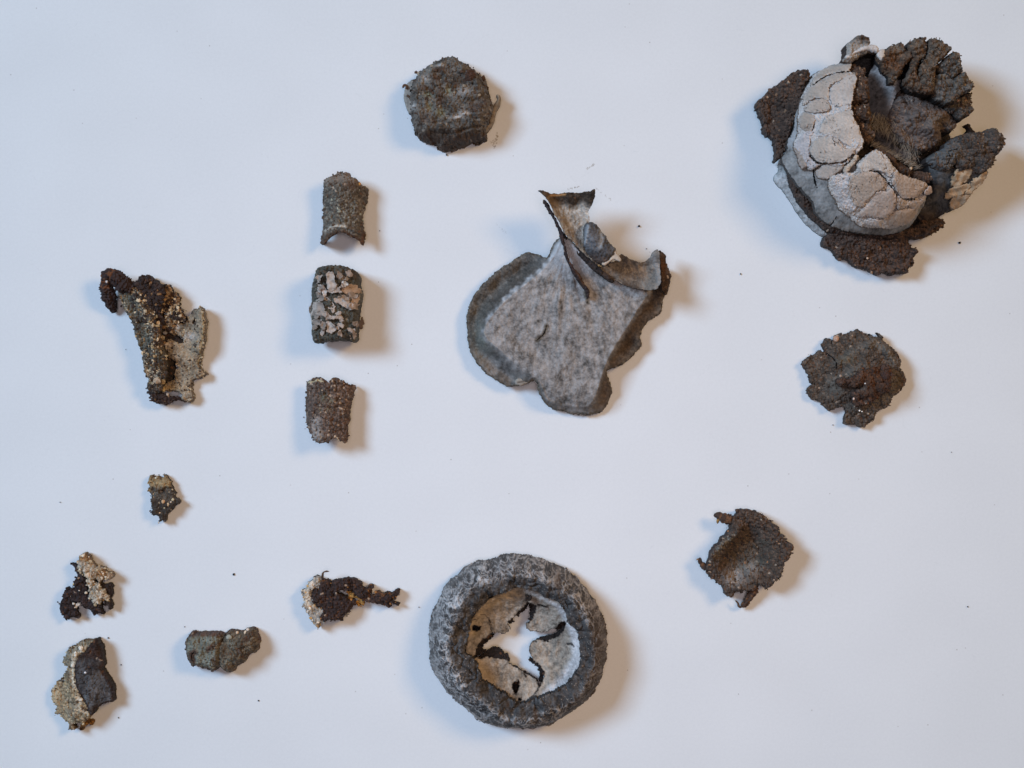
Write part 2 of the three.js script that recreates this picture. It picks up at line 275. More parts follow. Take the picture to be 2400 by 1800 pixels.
// ------------------------------------------------------------------ cracked dome, upper right
{
  const c = crop(1740, 60, 0.3616), cx = c.ox + 880 * c.k, cy = c.oy + 760 * c.k;
  const T = thing('cracked_dome', 'large burst dome of pale cracked crust and brown earth, biggest piece, upper right', 'mould lump', cx, cy, 0);
  T.g.scale.y = 1.22; T.g.position.x *= 0.994; T.g.position.z *= 0.994;
  const D = (x, y) => { const r = Math.hypot(x - 860, (y - 760) * 1.02) / 665; return 28 + 195 * Math.sqrt(Math.max(0, 1 - r * r)); };
  const BR = C(92, 76, 66), GB = C(92, 87, 82), PL = C(168, 160, 151), WH = C(196, 199, 205), FG = C(138, 139, 138), DK = C(44, 38, 35);
  const E = (h, s, a = 1.2) => (x, y, d, u, v) => h(x, y, d) + earthH(u, v, a, s) - 9 * (1 - rnd(d, 9));
  const ec = (b, s, o) => (x, y, d, u, v) => earthC(u, v, b, s, o);
  // the inside and the body under everything
  chip(T, 'inner_core', { crop: c, zm: 60, rag: 3, poly: [680, 230, 760, 200, 900, 190, 1100, 220, 1350, 270, 1430, 400, 1460, 540, 1380, 620, 1390, 720, 1400, 800, 1400, 1000, 1330, 1190, 1280, 1250, 1190, 1330, 1080, 1340, 900, 1330, 700, 1320, 560, 1300, 440, 1200, 350, 1020, 300, 880, 340, 700, 390, 480, 500, 330], cell: 2.4,
    top: (x, y, d, u, v) => 6 + Math.min(0.2 * D(x, y), 8 + d * 0.6) + earthH(u, v, 1.3, 3), bot: () => 0.6, col: ec(DK, 3), side: DK });
  chip(T, 'pale_skirt', { crop: c, zm: 25, rag: 1.4, poly: [225, 985, 250, 930, 258, 860, 312, 822, 335, 960, 375, 1090, 440, 1195, 570, 1330, 560, 1362, 500, 1330, 440, 1280, 370, 1195, 300, 1080], mat: mFelt, side: C(120, 125, 126),
    top: (x, y, d, u, v) => 8 + 26 * rnd(d, 24) + feltH(u, v, 0.4, 4), bot: () => 0.6, col: (x, y, d, u, v) => mix(feltC(u, v, C(112, 118, 120), C(178, 184, 188), 0.1, 4), C(90, 95, 92), 0.8 * clamp(n2(u / 7, v / 7, 8) - 0.25)) });
  chip(T, 'brown_layer', { crop: c, zm: 55, rag: 2.4, poly: [300, 930, 345, 960, 430, 1070, 520, 1160, 640, 1270, 800, 1310, 960, 1320, 1100, 1300, 1190, 1250, 1300, 1240, 1310, 1275, 1240, 1310, 1190, 1350, 1100, 1368, 900, 1375, 720, 1360, 600, 1340, 480, 1260, 395, 1160, 335, 1060],
    top: E((x, y, d) => 46 + 10 * rnd(d, 10), 5), bot: () => 6, col: ec(C(82, 66, 57), 5), side: DK });
  chip(T, 'grey_felt', { crop: c, zm: 105, rag: 2, poly: [440, 325, 405, 400, 360, 520, 335, 680, 302, 740, 300, 800, 275, 850, 300, 920, 340, 985, 400, 1065, 470, 1140, 485, 1195, 530, 1240, 605, 1290, 720, 1325, 880, 1345, 1000, 1335, 1090, 1300, 1130, 1240, 1170, 1100, 1000, 1010, 800, 920, 700, 860, 660, 560, 660, 300, 560, 270], cell: 1.7, mat: mFelt, side: C(70, 68, 66),
    cracks: [[3, 440, 950, 450, 1010, 470, 1060], [2, 590, 1290, 605, 1240]],
    top: (x, y, d, u, v) => D(x, y) - 16 - 20 * (1 - rnd(d, 26)) + feltH(u, v, 0.9, 6), bot: (x, y, d, u, v, h) => h - 26, col: (x, y, d, u, v) => mix(feltC(u, v, C(98, 98, 96), C(158, 160, 160), 0.0, 6), C(168, 174, 180), 0.6 * ss(420, 330, x) * ss(820, 760, y)) });
  // outer loose chunks
  chip(T, 'side_chunk', { crop: c, zm: 70, rag: 3.2, poly: [412, 308, 350, 302, 300, 335, 200, 410, 108, 490, 120, 560, 150, 615, 148, 680, 205, 715, 232, 790, 228, 866, 290, 815, 312, 690, 352, 560, 385, 440, 425, 345], label: 'brown chunk leaning on the left side',
    top: E((x, y, d) => 66 + 42 * ss(150, 420, x) - 24 * ss(640, 860, y) + 12 * n2(x / 90, y / 160, 3), 7, 1.5), thick: 36, col: ec(C(88, 72, 62), 7, { rust: 0.06 }) });
  strand(T, 'side_twig', c, [[415, 345, 105, 8], [412, 320, 112, 7], [420, 290, 118, 4]], { zm: 100, col: () => C(60, 52, 46) });
  chip(T, 'lower_chunk', { crop: c, zm: 34, rag: 3.4, poly: [538, 1415, 545, 1370, 570, 1340, 700, 1335, 860, 1345, 1070, 1335, 1082, 1380, 1100, 1420, 1148, 1455, 1115, 1500, 1110, 1540, 1085, 1565, 1078, 1600, 1010, 1592, 980, 1608, 940, 1590, 900, 1608, 860, 1585, 740, 1545, 700, 1510, 640, 1495, 600, 1450], label: 'brown chunk at the lower edge',
    top: E((x, y, d) => 44 - 14 * ss(1350, 1600, y) + 10 * n2(x / 140, y / 90, 4), 9, 1.5), bot: () => 3, col: ec(C(90, 72, 62), 9, { rust: 0.05 }) });
  chip(T, 'corner_chunk', { crop: c, zm: 30, rag: 3, poly: [1085, 1335, 1180, 1285, 1270, 1245, 1310, 1250, 1300, 1290, 1260, 1330, 1190, 1362, 1120, 1372], top: E(() => 40, 11), bot: () => 2, col: ec(C(84, 64, 50), 11, { rust: 0.08 }) });
  // top cup piece
  chip(T, 'cup_back', { crop: c, zm: 150, rag: 2.4, poly: [650, 230, 672, 190, 680, 130, 740, 72, 800, 82, 825, 112, 822, 140, 870, 150, 882, 185, 800, 190, 700, 240], label: 'grey upright flake behind the dome', top: E((x, y, d) => 150 + 8 * rnd(d, 10), 13), thick: 60, mat: mFelt,
    col: (x, y, d, u, v) => mix(feltC(u, v, C(96, 95, 94), C(160, 156, 150), 0.1, 13), earthC(u, v, C(86, 66, 50), 13), clamp(blob(x, y, 790, 90, 55, 30) * 1.3)) });
  chip(T, 'cup_hollow', { crop: c, zm: 110, rag: 1.5, poly: [690, 215, 760, 165, 862, 170, 872, 240, 845, 330, 800, 345, 760, 260, 700, 250], top: E((x, y, d) => 92 - 30 * ss(180, 320, y), 14, 0.8), thick: 30, col: (x, y, d, u, v) => feltC(u, v, C(44, 44, 46), C(76, 78, 80), 0, 14), side: DK });
  chip(T, 'cup_lip', { crop: c, zm: 165, rag: 1.8, poly: [662, 212, 690, 182, 740, 160, 800, 134, 850, 126, 882, 155, 872, 182, 850, 178, 800, 170, 755, 178, 715, 200, 680, 225], mat: mCrust, top: (x, y, d, u, v) => 160 + 7 * rnd(d, 7) + crustH(u, v, 15), thick: 14, col: (x, y, d, u, v) => crustC(u, v, C(186, 184, 182), 15), side: C(120, 112, 105) });
  // fuzzy inside wall and floor
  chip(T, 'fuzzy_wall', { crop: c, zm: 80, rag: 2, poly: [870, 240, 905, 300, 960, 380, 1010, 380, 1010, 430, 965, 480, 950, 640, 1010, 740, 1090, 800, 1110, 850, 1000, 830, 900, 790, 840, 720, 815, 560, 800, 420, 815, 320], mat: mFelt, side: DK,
    top: (x, y, d, u, v) => 60 + 75 * ss(620, 260, y) + 34 * ss(0.2, 1, blob(x, y, 960, 560, 60, 300)) - 25 * ss(900, 800, x) + feltH(u, v, 1.2, 16), thick: 40,
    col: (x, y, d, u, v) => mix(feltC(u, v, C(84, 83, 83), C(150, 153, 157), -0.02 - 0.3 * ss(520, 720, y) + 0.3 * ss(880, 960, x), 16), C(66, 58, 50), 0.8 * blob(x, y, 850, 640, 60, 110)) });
  chip(T, 'inner_chunk', { crop: c, zm: 105, rag: 3, poly: [1010, 415, 1060, 430, 1130, 440, 1225, 485, 1300, 530, 1385, 585, 1402, 630, 1360, 680, 1300, 672, 1295, 740, 1240, 790, 1150, 810, 1080, 790, 1010, 740, 950, 640, 955, 520], label: 'brown fuzzy chunk inside the burst dome',
    top: E((x, y, d) => 98 + 18 * n2(x / 160, y / 130, 6) + 30 * rnd(d, 34) - 14 - 14 * blob(x, y, 1160, 640, 40, 30) + 10 * near(x, y, 30, 1150, 650, 1230, 690, 1290, 690), 17, 1.2), thick: 40,
    col: (x, y, d, u, v) => { let q = mix(earthC(u, v, C(104, 88, 80), 17), feltC(u, v, C(88, 83, 82), C(136, 129, 124), 0, 17), 0.5); q = mix(q, C(102, 70, 48), 0.6 * blob(x, y, 1290, 540, 60, 60)); return mix(q, C(118, 106, 88), 0.5 * blob(x, y, 1270, 620, 80, 50)); } });
  // lobes around the top right
  const lobe = (name, poly, h, b, s, cracks, tilt) => chip(T, name, { crop: c, zm: h, rag: 2.8, poly, cracks, top: E((x, y, d) => h - 8 + 9 * rnd(d, 7) + 8 * n2(x / 90, y / 90, s) + 4 * n2(x / 34, y / 34, s + 1) + (tilt ? tilt(x, y) : 0), s, 1.35), thick: 55, side: DK,
    col: (x, y, d, u, v) => mix(earthC(u, v, mul(b, 1.3), s, { rust: 0.05 }), feltC(u, v, C(88, 84, 78), C(138, 134, 124), 0, s), 0.6 * ss(-0.1, 0.6, fbm(x / 130, y / 130, 2, s))) });
  lobe('rim_lobe', [862, 195, 900, 168, 925, 158, 975, 128, 1035, 112, 1055, 160, 1085, 175, 1085, 225, 1050, 270, 1020, 320, 990, 375, 955, 380, 945, 330, 900, 290], 150, C(94, 72, 54), 21);
  chip(T, 'white_patch', { crop: c, zm: 160, rag: 1.5, poly: [868, 190, 890, 160, 915, 165, 918, 200, 905, 235, 885, 225], mat: mCrust, top: (x, y, d) => 160 + 4 * rnd(d, 8), thick: 8, col: (x, y, d, u, v) => crustC(u, v, C(188, 186, 182), 22), side: C(150, 140, 130) });
  lobe('rim_lobe', [1070, 150, 1080, 115, 1120, 92, 1170, 82, 1197, 105, 1188, 150, 1185, 200, 1145, 235, 1128, 290, 1150, 345, 1220, 395, 1230, 445, 1130, 432, 1045, 378, 1062, 320, 1082, 280, 1092, 222], 158, C(96, 80, 66), 23);
  lobe('rim_lobe', [1200, 100, 1255, 92, 1300, 112, 1352, 150, 1335, 180, 1300, 215, 1262, 250, 1245, 325, 1228, 420, 1150, 405, 1135, 300, 1155, 240, 1188, 195], 160, C(98, 86, 74), 25, [[2.2, 1120, 285, 1160, 240, 1190, 190, 1195, 110]]);
  lobe('rim_lobe', [1258, 300, 1262, 265, 1300, 225, 1340, 190, 1382, 170, 1408, 215, 1410, 255, 1427, 295, 1390, 320, 1360, 345, 1310, 312], 152, C(90, 84, 78), 27);
  lobe('rim_lobe', [1240, 330, 1300, 312, 1335, 325, 1360, 352, 1425, 302, 1455, 318, 1470, 345, 1502, 385, 1475, 425, 1442, 440, 1395, 470, 1370, 510, 1300, 505, 1255, 480, 1228, 430], 150, C(94, 90, 85), 29);
  lobe('rim_lobe', [1300, 515, 1350, 500, 1395, 470, 1430, 455, 1475, 435, 1480, 470, 1490, 510, 1502, 545, 1475, 575, 1440, 590, 1412, 608, 1360, 570], 118, C(90, 84, 78), 31);
  chip(T, 'torn_shred', { crop: c, zm: 60, rag: 1.6, poly: [1438, 645, 1475, 632, 1500, 660, 1528, 698, 1480, 705, 1455, 690, 1470, 665], top: E(() => 60, 33, 0.6), thick: 10, col: ec(C(52, 42, 36), 33) });
  // right arm of the shell
  chip(T, 'right_face', { crop: c, zm: 85, rag: 2.4, poly: [1190, 880, 1260, 885, 1340, 930, 1420, 920, 1560, 940, 1545, 1000, 1480, 1085, 1425, 1160, 1345, 1195, 1255, 1255, 1185, 1245, 1140, 1180, 1200, 1110, 1235, 1030, 1200, 960], mat: mFelt, side: DK,
    top: (x, y, d, u, v) => 40 + 70 * ss(1250, 930, y) + 16 * rnd(d, 20) + feltH(u, v, 1.1, 35), bot: () => 20, col: (x, y, d, u, v) => mix(feltC(u, v, C(62, 62, 62), C(112, 114, 116), -0.08, 35), C(70, 56, 46), ss(1150, 1240, y) * 0.8) });
  chip(T, 'right_slab', { crop: c, zm: 140, rag: 3, poly: [1195, 875, 1225, 835, 1310, 795, 1330, 760, 1425, 702, 1530, 690, 1632, 662, 1662, 692, 1696, 740, 1682, 800, 1645, 850, 1615, 905, 1560, 945, 1500, 952, 1430, 938, 1380, 905, 1330, 935, 1260, 925], label: 'grey brown slab jutting out to the right', cracks: [[2, 1310, 940, 1325, 880, 1320, 820, 1390, 800]],
    top: E((x, y, d) => 132 + 16 * rnd(d, 20) + 12 * n2(x / 120, y / 90, 8) - 10 * near(x, y, 22, 1400, 870, 1500, 850, 1640, 830), 37, 1.4), thick: 50,
    col: (x, y, d, u, v) => mix(earthC(u, v, C(94, 84, 76), 37), feltC(u, v, C(92, 94, 94), C(124, 128, 130), 0, 37), clamp(0.85 * ss(1450, 1250, x) + 0.35 * fbm(x / 150, y / 150, 2, 9))) });
  const flake = (poly, zm, h, col, s) => chip(T, 'crust_flake', { crop: c, zm, rag: 3.6, ragw: 8, poly, mat: mCrust, top: (x, y, d, u, v) => h(x, y) + 2 * rnd(d, 2) + 5 * n2(u / 14, v / 14, s) + crustH(u, v, s), thick: 8, col: (x, y, d, u, v) => crustC(u, v, col, s, 0.06), side: C(116, 100, 84) });
  const FL = C(172, 152, 126), slope = (x, y) => 136 - 0.2 * (y - 930);
  flake([1365, 945, 1440, 932, 1470, 960, 1440, 1010, 1390, 1040, 1350, 1030], 108, slope, FL, 41);
  flake([1335, 1060, 1400, 1040, 1460, 1030, 1440, 1080, 1380, 1110, 1310, 1110], 92, slope, FL, 42);
  flake([1480, 1000, 1540, 960, 1562, 950, 1545, 1005, 1490, 1075, 1445, 1090, 1460, 1040], 96, slope, FL, 43);
  flake([1350, 1115, 1420, 1085, 1465, 1090, 1420, 1160, 1360, 1190, 1335, 1160], 76, slope, C(160, 142, 120), 44);
  // pale crust of the upper left: a seamed sheet, then the plates on it
  const CRK = [[2.8, 470, 380, 520, 340, 560, 320, 605, 306, 690, 300], [3.8, 432, 850, 470, 895, 520, 908, 620, 908, 690, 858], [3.4, 790, 962, 840, 972, 890, 1012, 925, 1055, 960, 1105, 1010, 1136, 1095, 1132], [1.6, 922, 1005, 930, 975], [1.6, 358, 720, 362, 680], [1.5, 445, 690, 458, 650], [1.5, 660, 1040, 668, 1000]];
  const BRK = (u, v, s) => ss(0.045, 0.0, Math.abs(n2(u / 24 + 0.5 * n2(u / 9, v / 9, s), v / 24 + 0.3 * n2(u / 7, v / 7, s + 2), s + 60))) * ss(0.0, 0.25, n2(u / 40, v / 40, s + 61));   // hairline breaks
  const P = (name, poly, lift, col, s, o = {}) => chip(T, name, { crop: c, parent: o.on, zm: o.zm ?? 165, rag: o.rag ?? 2.4, ragw: 8, poly, mat: mCrust, cracks: [...CRK, ...(o.cracks || [])], thick: o.thick ?? 14, side: o.side || C(120, 110, 102),
    top: (x, y, d, u, v) => D(x, y) + lift + (o.on ? 4 * hash(s, 3, 7) + 5 * n2(x / 170, y / 170, s + 80) : 0) - 3.5 * BRK(u, v, s) + (o.dome ?? 3) * rnd(d, 10) - (1 - rnd(d, 2.5)) * 1.2 + 3.6 * ss(7, 0.5, d) * n2(u / 18, v / 18, s + 5) + crustH(u, v, s) * (o.bump ?? 1) + (o.add ? o.add(x, y) : 0), col: (x, y, d, u, v) => mix(mix(mix(crustC(u, v, col, s, o.pits ?? 0.03), C(128, 122, 116), 0.5 * clamp(fbm(u / 20, v / 20, 3, s + 40) - 0.1)), WH, 0.5 * (1 - ss(0, 6, d)) * (o.rim ?? 0.6) * clamp(0.5 + n2(u / 8, v / 8, s))), C(104, 94, 86), 0.6 * BRK(u, v, s)) });
  const sheetA = P('seamed_sheet', [690, 238, 600, 240, 500, 292, 440, 375, 398, 470, 370, 590, 366, 690, 340, 780, 380, 850, 440, 938, 500, 908, 620, 920, 700, 855, 752, 790, 722, 690, 682, 600, 680, 540, 692, 460, 732, 352, 702, 300], -5, C(184, 183, 182), 51, { zm: 160, bump: 3.6, pits: 0.05, rim: 0 });
  P('crust_plate', [705, 236, 640, 232, 560, 256, 480, 322, 462, 385, 520, 338, 600, 304, 690, 302, 712, 262], -1, C(168, 162, 154), 52, { on: sheetA });
  P('crust_plate', [690, 312, 600, 314, 520, 350, 440, 400, 405, 470, 400, 520, 440, 490, 500, 478, 545, 500, 558, 450, 560, 400, 610, 370, 660, 345], 0, PL, 53, { on: sheetA });
  P('crust_plate', [690, 316, 732, 352, 700, 440, 682, 528, 645, 545, 590, 538, 562, 520, 558, 470, 568, 410, 620, 375], 1, C(176, 170, 164), 54, { on: sheetA });
  P('crust_plate', [430, 505, 500, 484, 542, 505, 552, 550, 520, 578, 450, 574, 404, 545], 1, C(170, 160, 150), 55, { on: sheetA, pits: 0.12 });
  P('crust_plate', [402, 560, 450, 584, 458, 640, 438, 700, 398, 690, 372, 650, 378, 595], -2, C(164, 154, 144), 56, { on: sheetA });
  P('crust_plate', [682, 574, 610, 582, 535, 602, 500, 655, 480, 700, 540, 738, 590, 755, 640, 790, 700, 808, 748, 788, 722, 690, 690, 630], 1, C(178, 171, 163), 57, { on: sheetA, cracks: [[1.6, 540, 738, 590, 752, 625, 790]] });
  P('crust_plate', [440, 765, 500, 738, 560, 742, 610, 775, 640, 815, 690, 815, 690, 850, 630, 898, 560, 905, 490, 895, 448, 865, 432, 815], 1, C(174, 166, 157), 58, { on: sheetA, cracks: [[1.2, 560, 750, 575, 800]] });
  P('crust_plate', [350, 770, 400, 700, 450, 705, 430, 760, 425, 820, 440, 870, 480, 910, 440, 938, 400, 880, 375, 840], -2, C(176, 172, 172), 59, { on: sheetA, bump: 2.2 });
  P('crust_flake', [458, 955, 500, 922, 610, 920, 605, 960, 540, 1005, 490, 1005, 465, 985], -6, C(172, 164, 156), 60, { zm: 120 });
  P('crust_flake', [620, 945, 668, 905, 692, 862, 698, 900, 655, 962, 630, 975], -2, C(180, 168, 152), 61, { zm: 130, thick: 6 });
  P('curled_flake', [318, 815, 345, 806, 368, 870, 392, 930, 378, 942, 356, 936, 338, 880], 6, C(166, 152, 140), 62, { zm: 90, dome: 9 });
  P('curled_flake', [360, 650, 366, 690, 352, 735, 345, 690], 2, C(176, 168, 160), 63, { zm: 90 });
  // pale crust of the lower right
  const sheetB = P('seamed_sheet', [830, 836, 760, 870, 715, 910, 702, 960, 640, 970, 552, 1000, 552, 1062, 592, 1130, 640, 1198, 700, 1240, 770, 1292, 860, 1300, 1000, 1305, 1098, 1252, 1118, 1200, 1172, 1130, 1168, 1035, 1040, 1000, 960, 960, 900, 885], -5, C(180, 177, 173), 71, { zm: 150, bump: 3.6, pits: 0.05, rim: 0 });
  P('crust_plate', [826, 838, 872, 878, 945, 950, 925, 1005, 880, 972, 840, 960, 790, 962, 730, 975, 712, 930, 762, 874], 1, C(176, 172, 166), 72, { on: sheetB, zm: 160 });
  P('crust_plate', [680, 985, 790, 966, 850, 985, 895, 1035, 890, 1078, 835, 1092, 800, 1140, 765, 1180, 705, 1155, 672, 1095, 662, 1030], 1, C(170, 158, 146), 73, { on: sheetB, zm: 160, pits: 0.24, cracks: [[3.4, 790, 962, 840, 972, 890, 1020, 930, 1060, 960, 1100]] });
  P('crust_plate', [562, 1002, 645, 985, 664, 1010, 660, 1060, 685, 1130, 720, 1175, 690, 1210, 640, 1190, 592, 1128, 556, 1055], 0, C(184, 182, 182), 74, { on: sheetB, zm: 130, bump: 2.6 });
  P('crust_plate', [950, 970, 1040, 1002, 1168, 1035, 1155, 1080, 1090, 1128, 1010, 1130, 955, 1075, 925, 1020], 1, C(172, 160, 148), 75, { on: sheetB, zm: 150 });
  P('crust_plate', [822, 1105, 895, 1088, 930, 1075, 958, 1112, 965, 1165, 935, 1235, 870, 1252, 790, 1240, 735, 1240, 765, 1192, 800, 1155], 2, C(174, 162, 152), 76, { on: sheetB, zm: 145 });
  P('crust_plate', [965, 1112, 1012, 1142, 1100, 1142, 1160, 1130, 1118, 1192, 1045, 1185, 975, 1195], 1, C(168, 158, 148), 77, { on: sheetB, zm: 135, bump: 2 });
  P('crust_plate', [940, 1225, 1040, 1198, 1116, 1200, 1100, 1252, 1040, 1290, 965, 1304, 900, 1296, 905, 1262], 1, C(166, 154, 142), 78, { on: sheetB, zm: 115 });
  P('curled_flake', [612, 1170, 640, 1185, 660, 1212, 640, 1212, 618, 1195], 6, C(178, 166, 156), 79, { zm: 100 });
  P('curled_flake', [1165, 1060, 1185, 1055, 1206, 1090, 1170, 1105, 1150, 1095], 8, C(176, 160, 148), 80, { zm: 140 });
  P('crust_flake', [770, 1270, 850, 1262, 900, 1285, 880, 1302, 800, 1300], 4, C(182, 178, 174), 81, { zm: 100, bump: 2 });
  // broken brown edges beside the plates
  const slab = (poly, h, s, b = C(98, 78, 64)) => chip(T, 'broken_edge', { crop: c, zm: 150, rag: 2.4, poly, thick: 50, side: C(58, 46, 36), top: E((x, y, d) => Math.min(D(x, y) - 8, h) - 16 * (1 - rnd(d, 16)), s, 1.2), col: (x, y, d, u, v) => mix(earthC(u, v, b, s, { pale: 0.03, rust: 0.05 }), C(122, 100, 70), 0.5 * ss(770, 830, x) * ss(300, 500, y) * ss(900, 700, y)) });
  slab([698, 290, 715, 262, 742, 248, 775, 270, 800, 295, 795, 325, 760, 345, 720, 340], 196, 83);
  slab([734, 350, 765, 335, 800, 345, 806, 450, 806, 510, 740, 520, 684, 530, 694, 460], 186, 84);
  slab([680, 535, 740, 528, 800, 520, 822, 600, 812, 650, 770, 640, 705, 642, 682, 590], 184, 85);
  slab([706, 648, 770, 645, 815, 650, 830, 690, 842, 735, 800, 775, 752, 800, 748, 770, 722, 690], 182, 86);
  slab([812, 832, 850, 806, 905, 820, 950, 850, 985, 880, 985, 925, 950, 930, 900, 885, 850, 850], 186, 87);
  slab([960, 940, 990, 905, 1040, 915, 1075, 950, 1060, 995, 1010, 985], 180, 88);
  slab([1075, 955, 1130, 940, 1195, 965, 1218, 985, 1212, 1010, 1180, 1022, 1100, 1012], 170, 89);
  for (const m of T.g.children.filter((q) => /chunk|lobe|slab|broken_edge/.test(q.name))) crumbs(T, m, /broken/.test(m.name) ? 50 : /lobe/.test(m.name) ? 60 : 130, 1.1, /lobe/.test(m.name) ? 2.6 : 3.6, (r) => mul(r() < 0.06 ? C(150, 124, 100) : C(92, 76, 66), 0.6 + 0.8 * r()), { edge: 0.35 });
  // sparse fibres in the hollow
  const r = rng(5), hl = [];
  for (let i = 0; i < 420; i++) {
    const t = r(), x = lerp(830, 1120, t) + (r() - 0.5) * 60, y = lerp(600, 840, t * t) + (r() - 0.5) * 90, z = 78 + r() * 30, [a, b] = place(T, c.ox + x * c.k, c.oy + y * c.k, z), an = 0.9 + r() * 1.5, l = 10 + 22 * r();
    hl.push([[a, z, b], [a + Math.cos(an) * l, z + 4 + 12 * r(), b + Math.sin(an) * l], 6 + 8 * r(), 0.32]);
  }
  for (let i = 0; i < 160; i++) { const t = r(), x = lerp(830, 1130, t), y = lerp(770, 930, t) + (r() - 0.5) * 30, z = 120 + r() * 20, [a, b] = place(T, c.ox + x * c.k, c.oy + y * c.k, z), an = -0.9 + r(); hl.push([[a, z, b], [a + Math.cos(an) * 18, z - 4, b + Math.sin(an) * 14], 8, 0.32]); }
  hairs(T, 'mould_fibres', hl, C(176, 170, 158));
  lumps(T, 'pale_grain', c, [[1085, 928, 178, 3.4, C(200, 176, 146)], [800, 755, 150, 2.2, C(180, 140, 110)], [1395, 490, 128, 3, C(170, 140, 130)], [820, 1500, 44, 2.2, C(190, 170, 150)]], { stuff: true });
}

// ------------------------------------------------------------------ felt cap with torn stem, centre
{
  const c = crop(1060, 420, 0.3496);
  const T = thing('felt_cap', 'wide grey felt cap with folded brim and a torn curled stem, at the centre', 'mould felt', c.ox + 760 * c.k, c.oy + 950 * c.k, 0);
  T.g.scale.y = 1.15;
  const IN = smooth(c.p([735, 395, 690, 510, 580, 640, 430, 755, 300, 880, 212, 1032, 330, 1155, 470, 1275, 590, 1365, 640, 1480, 760, 1515, 900, 1522, 958, 1450, 1008, 1280, 1058, 1170, 1150, 1020, 1240, 870, 1305, 735, 1100, 690, 900, 570, 800, 450]), 3);
  const inF = field(IN, 1060, 420, 1620, 1000, 3);
  const hgt = (x, y, d, u, v) => {
    const i = inF(u, v), apex = Math.exp(-Math.hypot(x - 770, y - 470) / 260);
    let h = 20 + 40 * ss(-40, 10, i) + 50 * apex + 5 * ss(0, 60, i) * n2(x / 300, y / 300, 2) + 3.5 * n2(Math.atan2(y - 430, x - 770) * 9, Math.hypot(x - 770, y - 430) / 200, 9) * ss(0, 60, i) + 5 * n2(x / 110, y / 110, 12) * ss(10, -30, i);
    h += 5 * Math.exp(-(((i + 1) / 4.5) ** 2)) * (1 - blob(x, y, 450, 1270, 230, 140));                  // the fold stands proud
    h += 12 * ss(30, 4, d) * ss(5, -25, i) - 30 * blob(x, y, 800, 1560, 330, 130) * ss(60, 0, d);      // turned-up brim
    h -= 26 * blob(x, y, 330, 1260, 260, 160) * ss(20, 60, i);
    return Math.max(9, h + 3.5 * fbm(u / 60, v / 60, 2, 3) + feltH(u, v, 0.9, 2) - 6 * (1 - rnd(d, 8)));
  };
  const OD = C(80, 79, 76), OL = C(132, 131, 127);
  chip(T, 'felt_sheet', { crop: c, zm: 45, rag: 2.2, sm: 4, poly: [715, 405, 672, 450, 655, 500, 630, 530, 580, 512, 525, 494, 470, 505, 385, 560, 320, 600, 265, 640, 185, 725, 125, 805, 95, 920, 100, 1040, 125, 1160, 175, 1245, 245, 1318, 330, 1368, 380, 1390, 440, 1386, 500, 1372, 548, 1345, 572, 1380, 580, 1430, 608, 1480, 655, 1532, 750, 1560, 880, 1582, 990, 1568, 1042, 1510, 1070, 1432, 1055, 1350, 1035, 1285, 1085, 1264, 1140, 1242, 1225, 1170, 1268, 1115, 1262, 1040, 1300, 970, 1362, 920, 1402, 895, 1408, 820, 1450, 740, 1466, 645, 1432, 580, 1350, 600, 1200, 640, 1000, 600, 860, 490, 770, 400], mat: mFelt, cell: 1.4, side: C(66, 58, 50),
    cracks: [[1.7, 565, 1082, 590, 1062, 615, 1035, 632, 985], [1.0, 890, 760, 905, 830]],
    top: hgt, thick: 11,
    col: (x, y, d, u, v) => {
      const i = inF(u, v), right = ss(1020, 1200, x + (y - 1000) * 0.35);
      const an = Math.atan2(y - 430, x - 770), ra = Math.hypot(x - 770, y - 430);
      const inner = feltC(u, v, C(90, 90, 88), C(152, 153, 154), 0.28 * n2(an * 26, ra / 60, 5) + 0.2 * n2(u / 17, v / 17, 6) + 0.16 * Math.exp(-Math.hypot(x - 760, y - 520) / 260) + 0.1 * ss(1500, 700, y), 2);
      let outer = mix(feltC(u, v, OD, OL, -0.12, 4), feltC(u, v, C(76, 62, 50), C(118, 104, 88), -0.1, 5), right);
      outer = mix(outer, C(128, 138, 130), 0.5 * blob(x, y, 210, 1080, 70, 160));
      worley(u / 7, v / 7, 77); outer = mul(outer, (0.72 + 0.4 * wId) * (0.75 + 0.25 * ss(0, 0.3, wEdge)));
      const ij = i + 6 * n2(u / 14, v / 14, 78) + 3 * n2(u / 6, v / 6, 79);
      outer = mix(outer, C(70, 67, 62), 0.6 * near(x, y, 60, 640, 560, 480, 690, 330, 800, 235, 930));
      outer = mix(outer, mul(inner, 0.86), 0.8 * Math.max(blob(x, y, 330, 1260, 240, 110), blob(x, y, 790, 1560, 260, 90)));
      let q = mix(outer, inner, ss(-14, 6, ij));
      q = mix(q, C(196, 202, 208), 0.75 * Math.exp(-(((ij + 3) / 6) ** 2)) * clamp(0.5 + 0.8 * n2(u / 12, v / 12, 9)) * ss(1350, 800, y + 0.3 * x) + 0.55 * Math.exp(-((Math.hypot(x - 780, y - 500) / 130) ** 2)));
      q = mix(q, mix(C(66, 58, 50), C(126, 120, 108), clamp(0.4 + 0.8 * n2(u / 6, v / 6, 7))), ss(7, 1, d));
      return q;
    } });
  const dark = (name, poly, zm, h, col, s, o = {}) => chip(T, name, { crop: c, zm, rag: o.rag ?? 2, poly, mat: o.mat || mEarth, thick: o.thick ?? 12, side: o.side || C(62, 50, 44), holes: o.holes, cracks: o.cracks, top: (x, y, d, u, v) => h(x, y, d) + earthH(u, v, o.a ?? 0.7, s) - 5 * (1 - rnd(d, 6)), col: col || ((x, y, d, u, v) => earthC(u, v, C(66, 52, 48), s)) });
